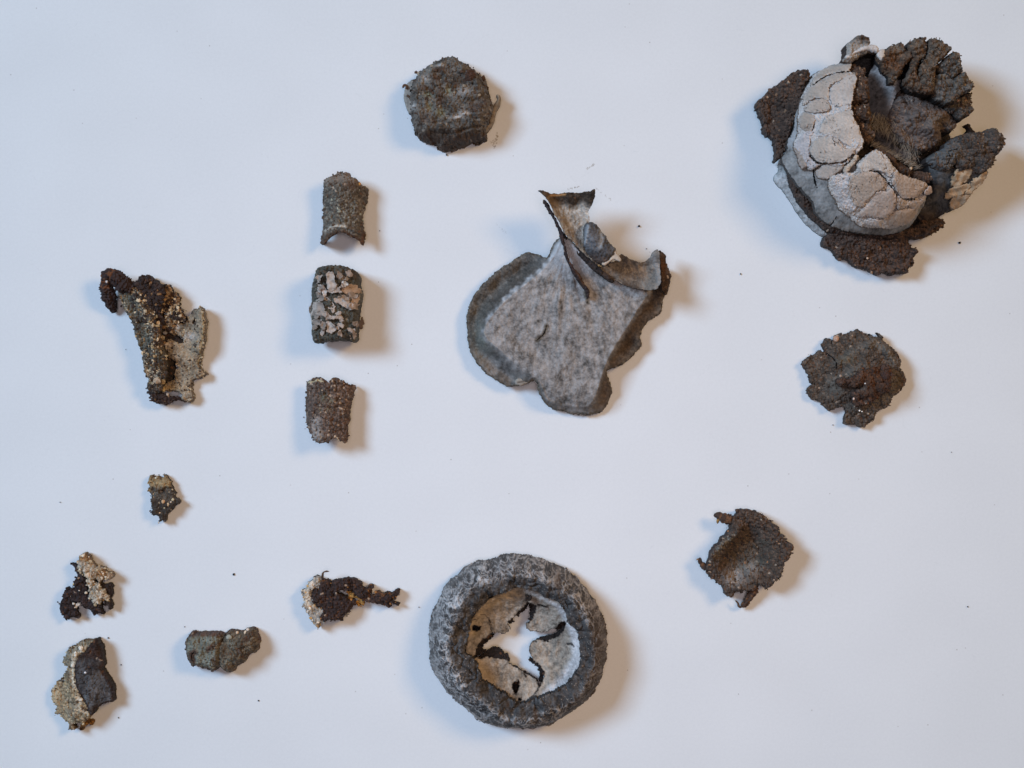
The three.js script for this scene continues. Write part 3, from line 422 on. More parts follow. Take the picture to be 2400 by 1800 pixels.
  dark('bark_strip', [608, 150, 640, 165, 668, 215, 700, 285, 735, 350, 752, 430, 772, 520, 806, 580, 850, 640, 888, 700, 922, 752, 908, 802, 884, 740, 820, 655, 780, 580, 752, 500, 722, 400, 706, 340, 672, 268, 640, 215], 116, (x, y) => 126 - 36 * ss(480, 800, y), (x, y, d, u, v) => mix(earthC(u, v, C(64, 52, 52), 3), C(98, 72, 48), 0.7 * near(x, y, 14, 790, 500, 830, 600, 880, 700)), 3);
  chip(T, 'stem_flap', { crop: c, zm: 125, rag: 1.8, poly: [578, 86, 620, 95, 700, 106, 770, 96, 850, 96, 915, 92, 945, 78, 957, 95, 935, 175, 912, 225, 922, 285, 895, 320, 882, 400, 905, 450, 960, 510, 1000, 565, 960, 565, 890, 515, 820, 440, 765, 385, 728, 320, 680, 230, 640, 150], mat: mFelt, side: C(70, 58, 48), thick: 9,
    top: (x, y, d, u, v) => 112 + 26 * near(x, y, 45, 600, 100, 700, 260, 790, 410, 930, 540) + 16 * ss(200, 90, y) + 14 * ss(840, 940, x) * ss(300, 100, y) + feltH(u, v, 1.9, 12),
    col: (x, y, d, u, v) => { let q = feltC(u, v, C(96, 95, 90), C(176, 174, 168), 0.1, 12); q = mix(q, earthC(u, v, C(76, 66, 56), 12), ss(210, 150, y + 30 * n2(x / 60, 3, 4))); q = mix(q, mix(C(140, 118, 86), C(96, 76, 56), clamp(0.5 + n2(u / 9, v / 9, 3))), 0.75 * near(x, y, 40, 640, 140, 720, 280, 810, 420, 920, 530)); return mix(q, C(176, 140, 96), 0.8 * near(x, y, 7, 660, 116, 755, 108)); } });
  dark('stem_underside', [730, 350, 790, 410, 880, 500, 960, 572, 1040, 640, 1085, 690, 1050, 690, 985, 640, 900, 570, 820, 480, 760, 410], 100, () => 98, (x, y, d, u, v) => mix(earthC(u, v, C(60, 50, 46), 14), C(112, 88, 62), 0.5 * clamp(n2(u / 9, v / 9, 8))), 14);
  chip(T, 'curled_lump', { crop: c, zm: 150, rag: 2, poly: [888, 318, 908, 296, 950, 298, 990, 335, 1030, 385, 1050, 432, 1090, 462, 1098, 505, 1075, 545, 1020, 578, 970, 558, 905, 500, 880, 420], mat: mFelt, side: C(56, 50, 48), thick: 30, label: 'dark blue grey curl on the stem',
    top: (x, y, d, u, v) => 138 + 24 * rnd(d, 26) + 5 * near(x, y, 14, 905, 330, 890, 420) + feltH(u, v, 2.2, 16),
    col: (x, y, d, u, v) => mix(mix(feltC(u, v, C(66, 66, 70), C(118, 121, 126), -0.08, 16), C(168, 178, 186), 0.55 * near(x, y, 13, 905, 320, 885, 430) + 0.5 * near(x, y, 14, 990, 340, 1000, 400, 985, 460)), C(96, 72, 52), ss(500, 560, y - 0.25 * (x - 980)) * 0.7) });
  chip(T, 'pale_rim', { crop: c, zm: 142, rag: 1.6, poly: [1065, 500, 1085, 485, 1102, 505, 1130, 548, 1108, 558, 1080, 545, 1020, 582, 1000, 572, 1045, 545], mat: mCrust, top: (x, y, d) => 150 + 3 * rnd(d, 5), thick: 7, col: (x, y, d, u, v) => crustC(u, v, C(176, 168, 156), 17), side: C(110, 84, 60) });
  chip(T, 'side_flap', { crop: c, zm: 92, rag: 1.8, poly: [985, 600, 1060, 560, 1105, 545, 1125, 500, 1165, 525, 1215, 548, 1262, 560, 1322, 532, 1335, 500, 1372, 478, 1384, 560, 1394, 650, 1384, 712, 1342, 745, 1240, 738, 1160, 712, 1095, 676, 1065, 692, 1015, 650], mat: mFelt, side: C(52, 46, 42), thick: 10, label: 'curled grey flap with a dark torn edge',
    top: (x, y, d, u, v) => { const q = lineDist([1000, 610, 1120, 610, 1250, 640, 1370, 600], x, y); return 74 + 26 * ss(20, 120, q) + 18 * ss(1290, 1385, x) + feltH(u, v, 1.9, 18); },
    col: (x, y, d, u, v) => { let q = feltC(u, v, C(92, 84, 76), C(146, 140, 132), 0, 18); q = mix(q, C(70, 58, 50), 0.7 * near(x, y, 24, 1000, 630, 1100, 690, 1240, 735)); q = mix(q, C(150, 156, 160), 0.6 * near(x, y, 22, 1335, 520, 1380, 600, 1385, 700)); return mix(q, C(178, 166, 150), 0.6 * near(x, y, 5, 1090, 678, 1130, 700)); } });
  dark('torn_end', [1370, 480, 1405, 492, 1428, 515, 1425, 545, 1448, 600, 1466, 645, 1455, 720, 1430, 780, 1392, 720, 1396, 640, 1386, 550], 70, (x) => 74 - 0.12 * (x - 1380), (x, y, d, u, v) => mix(earthC(u, v, C(84, 68, 54), 19), C(116, 78, 46), 0.55 * blob(x, y, 1405, 590, 26, 60)), 19);
  chip(T, 'crust_fold', { crop: c, zm: 30, rag: 1.6, poly: [420, 1350, 460, 1335, 540, 1338, 552, 1352, 500, 1372, 450, 1385, 425, 1372], mat: mCrust, top: (x, y, d) => 40 + 5 * rnd(d, 5), thick: 8, col: (x, y, d, u, v) => mix(crustC(u, v, C(150, 148, 142), 21), C(72, 62, 54), 0.8 * near(x, y, 7, 440, 1362, 540, 1345)), side: C(70, 58, 50) });
  strand(T, 'root_thread', c, [[600, 100, 135, 4], [585, 88, 136, 4], [572, 84, 134, 3]], { zm: 130 });
}

// ------------------------------------------------------------------ ring, bottom centre
{
  const c = crop(980, 1280, 0.2773);
  const T = thing('mould_ring', 'thick dark grey ring veined with white mould, pale torn floor inside', 'mould ring', c.ox + 845 * c.k, c.oy + 820 * c.k, 0);
  T.g.scale.y = 1.08;
  const outer = [770, 76, 900, 86, 1040, 118, 1195, 182, 1310, 262, 1420, 368, 1500, 478, 1562, 600, 1597, 760, 1602, 880, 1580, 1040, 1540, 1160, 1440, 1310, 1330, 1402, 1200, 1482, 1040, 1550, 920, 1556, 800, 1562, 690, 1556, 560, 1512, 460, 1450, 330, 1332, 220, 1222, 150, 1120, 100, 1000, 83, 850, 95, 690, 130, 560, 190, 400, 280, 288, 400, 198, 520, 138, 620, 126, 700, 94];
  const lip = [828, 330, 905, 350, 1010, 375, 1080, 420, 1180, 462, 1240, 535, 1275, 620, 1345, 720, 1362, 850, 1372, 940, 1335, 1010, 1295, 1090, 1235, 1165, 1135, 1235, 1040, 1255, 940, 1300, 870, 1318, 790, 1290, 720, 1230, 580, 1130, 520, 1050, 480, 940, 412, 885, 425, 770, 440, 650, 480, 560, 555, 470, 640, 405, 750, 365];
  const oP = smooth(c.p(outer)), lP = smooth(c.p(lip)), oF = field(oP, 990, 1290, 1450, 1730, 3), lF = field(lP, 990, 1290, 1450, 1730, 3);
  const tt = (u, v) => { const a = Math.max(0, oF(u, v)), b = Math.max(0, -lF(u, v)); return a / (a + b + 0.01); };
  const ringH = (u, v) => { const t = tt(u, v), h = t < 0.6 ? 36 + 84 * Math.pow(Math.sin(Math.PI / 2 * t / 0.6), 0.85) : 120 - 15 * Math.pow((t - 0.6) / 0.4, 2); return h; };
  const pc = [c.ox + 845 * c.k, c.oy + 820 * c.k];
  const ridF = (u, v) => { const a = Math.atan2(v - pc[1], u - pc[0]) * 190, r = Math.hypot(u - pc[0], v - pc[1]), x = a + 14 * n2(u / 30, v / 30, 45) + 4 * n2(u / 9, v / 9, 43), y = r + 12 * n2(u / 30, v / 30, 46) + 4 * n2(u / 9, v / 9, 44); return clamp(0.75 * Math.pow(1 - Math.abs(n2(x / 34, y / 15, 37)), 6) + 0.6 * Math.pow(1 - Math.abs(n2(x / 18, y / 11, 38)), 7) + 0.3 * Math.pow(1 - Math.abs(n2(u / 8, v / 8, 39)), 8)); };
  const inn2 = (t) => ss(0.5, 0.8, t), rnd2 = (u, v) => { const f = worley(u / 32 + 0.4 * n2(u / 30, v / 30, 13), v / 32 + 0.4 * n2(u / 30, v / 30, 14), 29); return 1.6 * f * f + 0.75 * ss(0.14, 0, wEdge) * ss(-0.1, 0.3, n2(u / 40, v / 40, 15)) ; };   // coarse lobes of the inner lip
  const lump = (u, v) => { const f = worley(u / 17 + 0.4 * n2(u / 30, v / 30, 3), v / 17 + 0.4 * n2(u / 30, v / 30, 4), 31); return [1 - f * f * 1.5, wEdge]; };
  chip(T, 'ring_body', { crop: c, zm: 75, poly: outer, holes: [lip], rag: 5, ragw: 26, mat: mFelt, cell: 1.4, side: C(74, 72, 72),
    top: (x, y, d, u, v) => { const t = tt(u, v), [l] = lump(u, v); return ringH(u, v) + l * (2.2 + 4 * t) - 9 * inn2(t) * rnd2(u, v) + 3.5 * (1 - inn2(t)) * ridF(u, v) + 17 * fbm(u / 48, v / 48, 3, 8) * (0.35 + t) + 2.2 * fbm(u / 9, v / 9, 2, 32) + 1.5 * gran(u / 4.5, v / 4.5, 33) - 8 * (1 - rnd(oF(u, v), 14)); },
    bot: (x, y, d, u, v) => { const t = tt(u, v); return t < 0.5 ? 34 * (1 - rnd(oF(u, v), 50)) : 1 + 45 * ss(0.7, 1, t); },
    col: (x, y, d, u, v) => {
      const t = tt(u, v), [, e] = lump(u, v), inn = ss(0.46, 0.72, t + 0.09 * fbm(u / 40, v / 40, 2, 41)), f = fbm(u / 13, v / 13, 3, 35);
      worley(u / 7 + 0.5 * n2(u / 14, v / 14, 5), v / 7 + 0.5 * n2(u / 14, v / 14, 6), 36); const e2 = wEdge;
      
      const vein = clamp(0.85 * ridF(u, v) + 0.35 * f + 0.25 * n2(u / 3.4, v / 3.4, 48) - 0.12) * (0.7 + 0.6 * ss(-0.35, 0.45, fbm(u / 80, v / 80, 2, 49))) * (1 - 0.45 * ss(1100, 1500, x + 0.3 * (y - 800))) * (1 - 0.85 * inn);
      let q = feltC(u, v, C(46, 44, 44), C(90, 88, 87), -0.06, 34); worley(u / 5, v / 5, 47); q = mul(q, 0.7 + 0.5 * wId);
      q = mix(q, C(196, 198, 200), 0.8 * clamp(vein * 1.15));
      q = mix(q, C(146, 149, 151), (0.08 + 0.2 * ss(800, 250, x + 0.3 * y)) * ss(0.5, 0.05, t) * clamp(0.7 + 0.6 * f));
      q = mix(q, C(74, 62, 52), 0.22 * ss(1250, 1560, x + 0.3 * (y - 800)) * (1 - inn));
      q = mix(q, C(88, 66, 46), 0.6 * Math.max(blob(x, y, 990, 1390, 22, 60), blob(x, y, 1180, 260, 26, 60), blob(x, y, 760, 1310, 18, 30)) + 0.25 * ss(1350, 1560, x));
      if (hash(Math.round(u), Math.round(v), 44) > 0.994) q = C(178, 168, 155);
      return q;
    } });
  // bowl floor: torn petals that rise towards the ring
  const bowl = (x, y) => 26 + 46 * Math.pow(Math.hypot(x - 905, y - 835) / 440, 2.4);
  const floor = (poly, s, o = {}) => chip(T, 'floor_petal', { crop: c, zm: 42, rag: 3, ragw: 8, poly, holes: o.holes, mat: mFelt, thick: 7, side: C(46, 38, 32), top: (x, y, d, u, v) => bowl(x, y) + (o.add ?? 0) + feltH(u, v, 1.5, s) + 4 * n2(u / 16, v / 16, s + 2) * ss(0, 12, d), cracks: o.cracks,
    col: (x, y, d, u, v) => {
      let q = feltC(u, v, C(96, 91, 83), C(168, 162, 152), 0.02, s);
      q = mix(q, feltC(u, v, C(138, 124, 102), C(174, 160, 134), 0.1, s + 1), clamp(0.9 * near(x, y, 60, 800, 360, 620, 440, 500, 570, 450, 700) + 0.8 * near(x, y, 45, 500, 960, 560, 1070, 620, 1110)));
      q = mix(q, feltC(u, v, C(128, 131, 134), C(194, 198, 202), 0.15, s + 2), ss(0.35, 0.95, clamp(near(x, y, 75, 1255, 560, 1340, 740, 1350, 930, 1240, 1110, 1090, 1250) + 0.7 * near(x, y, 40, 920, 360, 1080, 440, 1230, 520))));
      q = mix(q, C(112, 104, 72), 0.6 * Math.max(blob(x, y, 520, 620, 40, 40), blob(x, y, 480, 730, 30, 60)) * clamp(0.5 + n2(u / 5, v / 5, 3)));
      return mix(q, C(54, 44, 38), 0.8 * ss(3, 0.4, d));
    } });
  floor([840, 320, 640, 400, 520, 500, 470, 590, 520, 600, 600, 600, 622, 690, 642, 728, 740, 735, 778, 700, 768, 640, 832, 572, 912, 492, 918, 440, 912, 350], 51);
  floor([520, 560, 450, 600, 420, 760, 405, 900, 470, 915, 522, 805, 615, 742, 606, 680, 596, 600], 52, { holes: [[462, 662, 500, 655, 530, 668, 524, 696, 470, 692]] });
  floor([905, 330, 1010, 360, 1110, 410, 1220, 470, 1275, 560, 1265, 620, 1195, 648, 1132, 708, 1055, 726, 945, 715, 918, 662, 962, 612, 998, 540, 965, 480, 918, 450], 53, { cracks: [[2, 1010, 490, 1090, 505]] });
  floor([1262, 620, 1300, 650, 1360, 740, 1395, 930, 1310, 1110, 1150, 1250, 940, 1310, 955, 1270, 1012, 1185, 1052, 1140, 1062, 1052, 1000, 990, 950, 932, 942, 872, 982, 798, 1080, 800, 1170, 762, 1235, 690], 54, { cracks: [[2.2, 1265, 820, 1290, 815, 1312, 830]], add: 3 });
  floor([470, 940, 560, 930, 640, 938, 740, 965, 792, 1002, 852, 1040, 932, 1088, 995, 1130, 1022, 1172, 990, 1225, 930, 1320, 840, 1325, 730, 1270, 560, 1150, 490, 1060], 55, { holes: [[805, 1150, 845, 1128, 858, 1150, 832, 1240, 802, 1215], [842, 1262, 872, 1265, 866, 1285, 845, 1280], [922, 1275, 946, 1278, 940, 1305, 920, 1302]], cracks: [[1.6, 895, 1080, 912, 1102]] });
  const char = (poly, z, s) => chip(T, 'charred_edge', { crop: c, zm: z, rag: 2.6, ragw: 7, poly, thick: 12, side: C(34, 28, 25), top: (x, y, d, u, v) => z + earthH(u, v, 1.0, s), col: (x, y, d, u, v) => earthC(u, v, C(42, 34, 31), s, { pale: 0.004, rust: 0.04 }) });
  const char2 = (...a) => crumbs(T, char(...a), 30, 1.2, 3, (r) => mul(C(48, 40, 36), 0.6 + 0.9 * r()), { edge: 0.2 });
  char2([440, 900, 480, 830, 530, 790, 580, 755, 645, 738, 605, 785, 560, 830, 545, 868, 580, 880, 520, 915, 480, 935], 27, 61);
  char2([505, 945, 540, 918, 590, 880, 650, 848, 700, 868, 730, 905, 762, 908, 768, 965, 700, 955, 610, 940], 29, 62);
  char2([760, 650, 780, 600, 835, 565, 905, 490, 925, 455, 940, 470, 900, 530, 850, 575, 808, 600, 800, 645], 26, 63);
  char2([940, 470, 985, 485, 1002, 540, 970, 600, 935, 640, 950, 560], 25, 64);
  char2([1150, 690, 1195, 640, 1255, 628, 1262, 660, 1230, 710, 1165, 775, 1070, 812, 1000, 795, 1060, 762, 1130, 752, 1210, 700], 28, 65);
  char2([935, 870, 950, 935, 1000, 992, 1035, 985, 1072, 1025, 1062, 1090, 1050, 1145, 1022, 1130, 1030, 1060, 985, 1000, 945, 960], 25, 66);
  char2([790, 1000, 860, 1035, 935, 1080, 1000, 1125, 1000, 1150, 930, 1110, 850, 1060, 790, 1020], 24, 67);
  char2([590, 660, 620, 670, 628, 720, 605, 720], 27, 68);
  char2([910, 415, 945, 420, 945, 445, 920, 450], 76, 69);
  char2([450, 650, 540, 655, 540, 705, 455, 700], 22, 70);
  char2([790, 1120, 865, 1110, 870, 1250, 795, 1245], 20, 71);
}

const dirt = (T, c, name, poly, zm, h, s, base, o = {}) => chip(T, name, { crop: c, zm, rag: o.rag ?? 3, ragw: o.ragw ?? 9, poly, holes: o.holes, cracks: o.cracks, thick: o.thick ?? 16, bot: o.bot || ((x, y, d, u, v, h) => Math.max(1.2, (h - (o.thick ?? 16)) * 0.4)), mat: o.mat || mEarth, side: o.side || mul(base, 0.7), cell: o.cell ?? 1.25, label: o.label,
  top: (x, y, d, u, v) => h(x, y, d, u, v) + earthH(u, v, o.a ?? 1, s) - (o.sh ?? 7) * (1 - rnd(d, o.sw ?? 8)), col: o.col ? (x, y, d, u, v) => o.col(x, y, d, u, v, earthC(u, v, base, s, o)) : (x, y, d, u, v) => earthC(u, v, base, s, o) });

// ------------------------------------------------------------------ round disc, top
{
  const c = crop(920, 110, 0.1567), T = thing('mould_disc', 'round lumpy grey brown disc with a thin curled hook on its right, top middle', 'mould lump', c.ox + 840 * c.k, c.oy + 800 * c.k, 0);
  chip(T, 'pale_shell', { crop: c, zm: 30, rag: 1.2, poly: [200, 590, 260, 520, 330, 520, 330, 1000, 300, 1010, 245, 990, 200, 900, 172, 760, 176, 680], mat: mCrust, top: (x, y, d) => 34 + 8 * rnd(d, 8), bot: () => 3, col: (x, y, d, u, v) => mix(crustC(u, v, C(150, 148, 142), 3), C(86, 80, 74), 0.6 * clamp(n2(u / 8, v / 8, 2))) });
  const lb = dirt(T, c, 'lumpy_body', [880, 104, 935, 112, 1000, 165, 1080, 218, 1180, 282, 1290, 362, 1372, 450, 1402, 560, 1452, 690, 1492, 800, 1500, 900, 1478, 1010, 1440, 1110, 1385, 1230, 1402, 1330, 1320, 1388, 1155, 1400, 1080, 1450, 1000, 1478, 890, 1502, 720, 1512, 640, 1452, 580, 1388, 500, 1392, 420, 1352, 330, 1252, 290, 1120, 262, 1000, 262, 850, 240, 720, 262, 600, 310, 470, 400, 335, 500, 258, 620, 198, 700, 148, 800, 122], 80,
    (x, y, d, u, v) => 26 + 66 * rnd(d, 26) - 44 * ss(1180, 1500, y) - 8 * near(x, y, 22, 560, 1270, 900, 1300, 1300, 1180) + 13 * fbm(u / 24, v / 24, 3, 6), 5, C(88, 78, 68), { rust: 0, a: 1.2, bot: () => 6, rag: 3.5,
      col: (x, y, d, u, v, e) => {
        let q = mix(e, feltC(u, v, C(62, 58, 53), C(140, 136, 129), -0.08, 6), 0.75 * ss(1350, 1150, y));
        const brown = Math.max(blob(x, y, 740, 350, 90, 50), blob(x, y, 650, 480, 60, 70), blob(x, y, 720, 780, 45, 120), blob(x, y, 940, 590, 45, 45), blob(x, y, 1240, 900, 90, 80), 0.9 * blob(x, y, 500, 640, 90, 40), 0.8 * ss(1230, 1330, y) * clamp(0.5 + n2(u / 10, v / 10, 4)), blob(x, y, 330, 490, 40, 60), 0.8 * blob(x, y, 480, 1080, 90, 60));
        q = mix(q, earthC(u, v, C(88, 62, 44), 7), 0.72 * brown);
        q = mix(q, C(138, 144, 118), 0.5 * Math.max(blob(x, y, 850, 660, 60, 50), blob(x, y, 720, 990, 60, 60), blob(x, y, 560, 900, 40, 60), blob(x, y, 540, 730, 60, 50)));
        q = mix(q, C(186, 186, 184), 0.75 * Math.max(blob(x, y, 1080, 1010, 80, 30), blob(x, y, 980, 1060, 80, 30), blob(x, y, 310, 880, 40, 50), 0.8 * blob(x, y, 720, 290, 70, 22), 0.6 * blob(x, y, 480, 490, 60, 60), 0.5 * blob(x, y, 1060, 680, 100, 60)));
        return q;
      } });
  chip(T, 'curled_hook', { crop: c, zm: 34, rag: 1, poly: [1545, 735, 1575, 722, 1608, 745, 1616, 800, 1600, 880, 1545, 985, 1525, 1090, 1475, 1200, 1385, 1290, 1365, 1240, 1420, 1130, 1475, 985, 1490, 930, 1530, 850, 1568, 800, 1562, 765], mat: mCrust, top: (x, y, d, u, v) => 34 + 10 * rnd(d, 8) + 12 * ss(1000, 740, y) + crustH(u, v, 8), thick: 22, col: (x, y, d, u, v) => mix(crustC(u, v, C(146, 136, 120), 8), C(98, 88, 76), 0.8 * clamp(n2(u / 7, v / 7, 5) + 0.2) * ss(900, 1100, y)), side: C(110, 96, 80) });
  crumbs(T, lb, 260, 1.2, 3.6, (r) => mul(r() < 0.1 ? C(150, 140, 124) : C(86, 68, 55), 0.6 + 0.8 * r()), { edge: 0.35 });
  lumps(T, 'brown_knob', c, [[1155, 430, 92, 13, C(84, 60, 46)], [1110, 480, 88, 7, C(80, 62, 50)], [740, 345, 90, 9, C(86, 62, 46)], [655, 480, 90, 7, C(84, 64, 50)], [945, 590, 92, 6, C(104, 76, 48)], [880, 1120, 88, 6, C(92, 66, 50)], [1360, 465, 60, 5, C(92, 66, 46)], [352, 380, 60, 4, C(96, 76, 62)]], { mat: mEarth, stuff: true });
  strand(T, 'root_hook', c, [[215, 640, 44, 16], [205, 585, 46, 18], [178, 575, 46, 17], [148, 615, 42, 12]], { zm: 45, col: () => C(100, 74, 54) });
}

// ------------------------------------------------------------------ three short tubes
{
  const c = crop(700, 390, 0.2591), arch = (cx, w, h) => (x) => { const t = clamp(Math.abs(x - cx) / w); return h * Math.sqrt(Math.max(0, 1 - t * t)); };
  {
    const T = thing('tube_fragment', 'speckled half tube with a pale rim at its open lower end, topmost of three', 'tube piece', c.ox + 400 * c.k, c.oy + 400 * c.k, 0), A = arch(402, 215, 72);
    const ht = dirt(T, c, 'half_tube', [235, 130, 290, 100, 340, 76, 375, 66, 430, 68, 470, 88, 500, 112, 545, 135, 575, 172, 602, 178, 616, 222, 602, 330, 580, 420, 578, 500, 584, 560, 592, 640, 582, 712, 545, 680, 470, 632, 400, 606, 330, 620, 270, 655, 238, 705, 196, 694, 200, 640, 216, 560, 215, 440, 220, 250], 55,
      (x, y, d, u, v) => 8 + A(x) - 10 * Math.exp(-(((y - 400) / 130) ** 2)) * 0.6 + 8 * near(x, y, 18, 220, 590, 320, 555, 430, 550, 560, 610) - 6 * ss(150, 70, y), 12, C(112, 106, 96), { a: 1.1, sh: 4, rag: 2, thick: 12, side: C(78, 58, 44), bot: (x, y, d, u, v, h) => h - 15,
        col: (x, y, d, u, v, e) => {
          let q = e; const s = worley(u / 5.5, v / 5.5, 19), k = wId;
          if (y > 220) q = mix(q, k > 0.5 ? C(150, 154, 142) : C(86, 78, 66), 0.7 * ss(0.45, 0.1, s) * (k > 0.5 ? blob(x, y, 400, 400, 150, 150) : 0.8));
          q = mix(q, crustC(u, v, C(140, 130, 120), 20), 0.75 * ss(190, 110, y - 0.1 * Math.abs(x - 380)));
          q = mix(q, C(92, 70, 54), 0.7 * Math.max(blob(x, y, 470, 185, 55, 40), 0.7 * ss(230, 200, x)));
          q = mix(q, C(190, 188, 178), 0.85 * near(x, y, 16, 215, 605, 290, 565, 360, 550, 430, 556) * clamp(0.8 + 0.6 * n2(u / 5, v / 5, 3)));
          return mix(q, earthC(u, v, C(96, 70, 52), 22), ss(9, 3, d) * ss(560, 610, y));
        } });
    crumbs(T, ht, 260, 1, 2.8, (r, x, y) => mul(r() < 0.3 * blob(x, y, 400, 400, 180, 180) ? C(150, 154, 140) : C(96, 80, 66), 0.6 + 0.7 * r()), { edge: 0.6 });
    lumps(T, 'ochre_grain', c, [[550, 160, 62, 3.6, C(190, 140, 80)], [516, 215, 66, 2, C(176, 186, 190)], [450, 84, 66, 6, C(118, 104, 96)], [425, 74, 66, 5, C(124, 112, 104)]], { stuff: true });
  }
  {
    const T = thing('tube_fragment', 'greenish grey tube covered in curling pale flakes, middle of three', 'tube piece', c.ox + 340 * c.k, c.oy + 1250 * c.k, 0), A = arch(335, 245, 56);
    const H = (x, y) => 50 + A(x) + 5 * Math.sin(y / 70) - 4 * near(x, y, 26, 110, 1440, 300, 1420, 530, 1330);
    dirt(T, c, 'tube_body', [168, 922, 250, 903, 330, 898, 430, 914, 500, 940, 540, 975, 556, 1020, 545, 1062, 562, 1110, 572, 1180, 545, 1290, 535, 1400, 528, 1500, 518, 1582, 400, 1574, 250, 1580, 140, 1597, 112, 1500, 120, 1430, 98, 1350, 108, 1230, 112, 1120, 132, 1040], 85, H, 26, C(84, 79, 70), { a: 1.7, rag: 1.8, sh: 12, sw: 10, bot: (x) => 50 - A(x) * 0.8, thick: 60,
      col: (x, y, d, u, v, e) => mix(mix(e, feltC(u, v, C(70, 71, 65), C(116, 119, 108), 0, 27), 0.5), C(88, 78, 68), 0.5 * blob(x, y, 420, 960, 130, 60)) });
    const fl = (poly, lift, s, col = C(172, 164, 156)) => chip(T, 'pale_flake', { crop: c, zm: 108, rag: 2.4, ragw: 7, sm: 1, poly, mat: mCrust, cell: 1.2, thick: 5, top: (x, y, d, u, v) => H(x, y) + lift + (lift > 0 ? 5 : 0) + 0.8 * rnd(d, 1.5) + 4 * n2(u / 14, v / 14, s) + 8 * ss(6, 0, d) * clamp(n2(u / 18, v / 18, s + 3) + 0.2) + crustH(u, v, s), col: (x, y, d, u, v) => mix(crustC(u, v, col, s, 0.05), C(132, 118, 106), 0.6 * clamp(fbm(u / 14, v / 14, 2, s + 4))), side: C(116, 98, 86) });
    fl([255, 985, 275, 962, 312, 958, 328, 990, 335, 1040, 352, 1085, 330, 1120, 300, 1135, 262, 1105, 262, 1060, 250, 1020], 14, 28);
    fl([205, 1075, 230, 1095, 262, 1130, 250, 1170, 232, 1195, 218, 1150], 9, 29, C(196, 188, 180));
    fl([110, 1100, 160, 1065, 205, 1075, 212, 1130, 205, 1180, 200, 1230, 175, 1250, 148, 1210, 150, 1165, 118, 1150], 3, 30);
    fl([232, 1180, 270, 1190, 300, 1210, 330, 1270, 332, 1330, 308, 1330, 300, 1290, 240, 1282], 4, 31);
    fl([322, 1200, 370, 1170, 420, 1172, 450, 1210, 480, 1260, 505, 1292, 470, 1298, 420, 1275, 385, 1250, 330, 1235], 9, 32);
    fl([380, 1085, 420, 1062, 470, 1072, 520, 1075, 558, 1110, 545, 1160, 530, 1240, 515, 1285, 480, 1240, 440, 1170, 410, 1140], 3, 33, C(178, 158, 138));
    fl([358, 1005, 380, 985, 420, 1000, 470, 1015, 440, 1035, 385, 1030], 4, 34, C(150, 140, 128));
    fl([118, 1235, 140, 1215, 165, 1235, 175, 1290, 160, 1340, 205, 1330, 225, 1370, 195, 1420, 150, 1435, 105, 1400, 92, 1350, 108, 1300], 4, 35);
    fl([60, 1270, 78, 1215, 110, 1190, 125, 1200, 92, 1235, 76, 1290, 84, 1330, 66, 1322], -34, 36, C(150, 136, 124));
    fl([245, 1330, 262, 1318, 285, 1350, 340, 1352, 388, 1342, 410, 1380, 402, 1400, 370, 1372, 310, 1385, 270, 1370], 10, 37);
    fl([250, 1410, 270, 1395, 300, 1418, 352, 1465, 335, 1490, 290, 1508, 252, 1500, 258, 1460], 6, 38);
    fl([195, 1520, 205, 1485, 240, 1465, 248, 1480, 215, 1535, 200, 1540], 4, 39);
    fl([350, 1430, 372, 1412, 412, 1440, 408, 1470, 380, 1455], 6, 40);
    fl([458, 1475, 478, 1465, 510, 1470, 505, 1490, 470, 1492], 3, 41);
    fl([400, 1048, 425, 1038, 450, 1055, 445, 1075, 420, 1080], 12, 42, C(196, 196, 192));
    fl([270, 1130, 330, 1098, 370, 1120, 402, 1138, 395, 1152, 350, 1140, 310, 1150], 11, 43);
    const fr = rng(17);      // smaller flakes between the big ones
    for (let i = 0; i < 34; i++) {
      const x = 125 + 425 * fr(), y = 960 + 590 * fr(), R = 14 + 30 * fr(), a0 = fr() * 6, n = 6 + (fr() * 3 | 0), p = [], st = 0.5 + 0.9 * fr();
      for (let j = 0; j < n; j++) { const q = a0 + j / n * 6.2832, r2 = R * (0.45 + 0.9 * fr()); p.push(x + Math.cos(q) * r2 * st, y + Math.sin(q) * r2); }
      fl(p, 8 + 7 * fr(), 130 + i, mix(C(172, 162, 153), C(138, 128, 119), fr()));
    }
    fl([535, 1400, 552, 1350, 566, 1400, 558, 1460, 540, 1480, 532, 1450], -44, 44, C(110, 92, 80));
  }
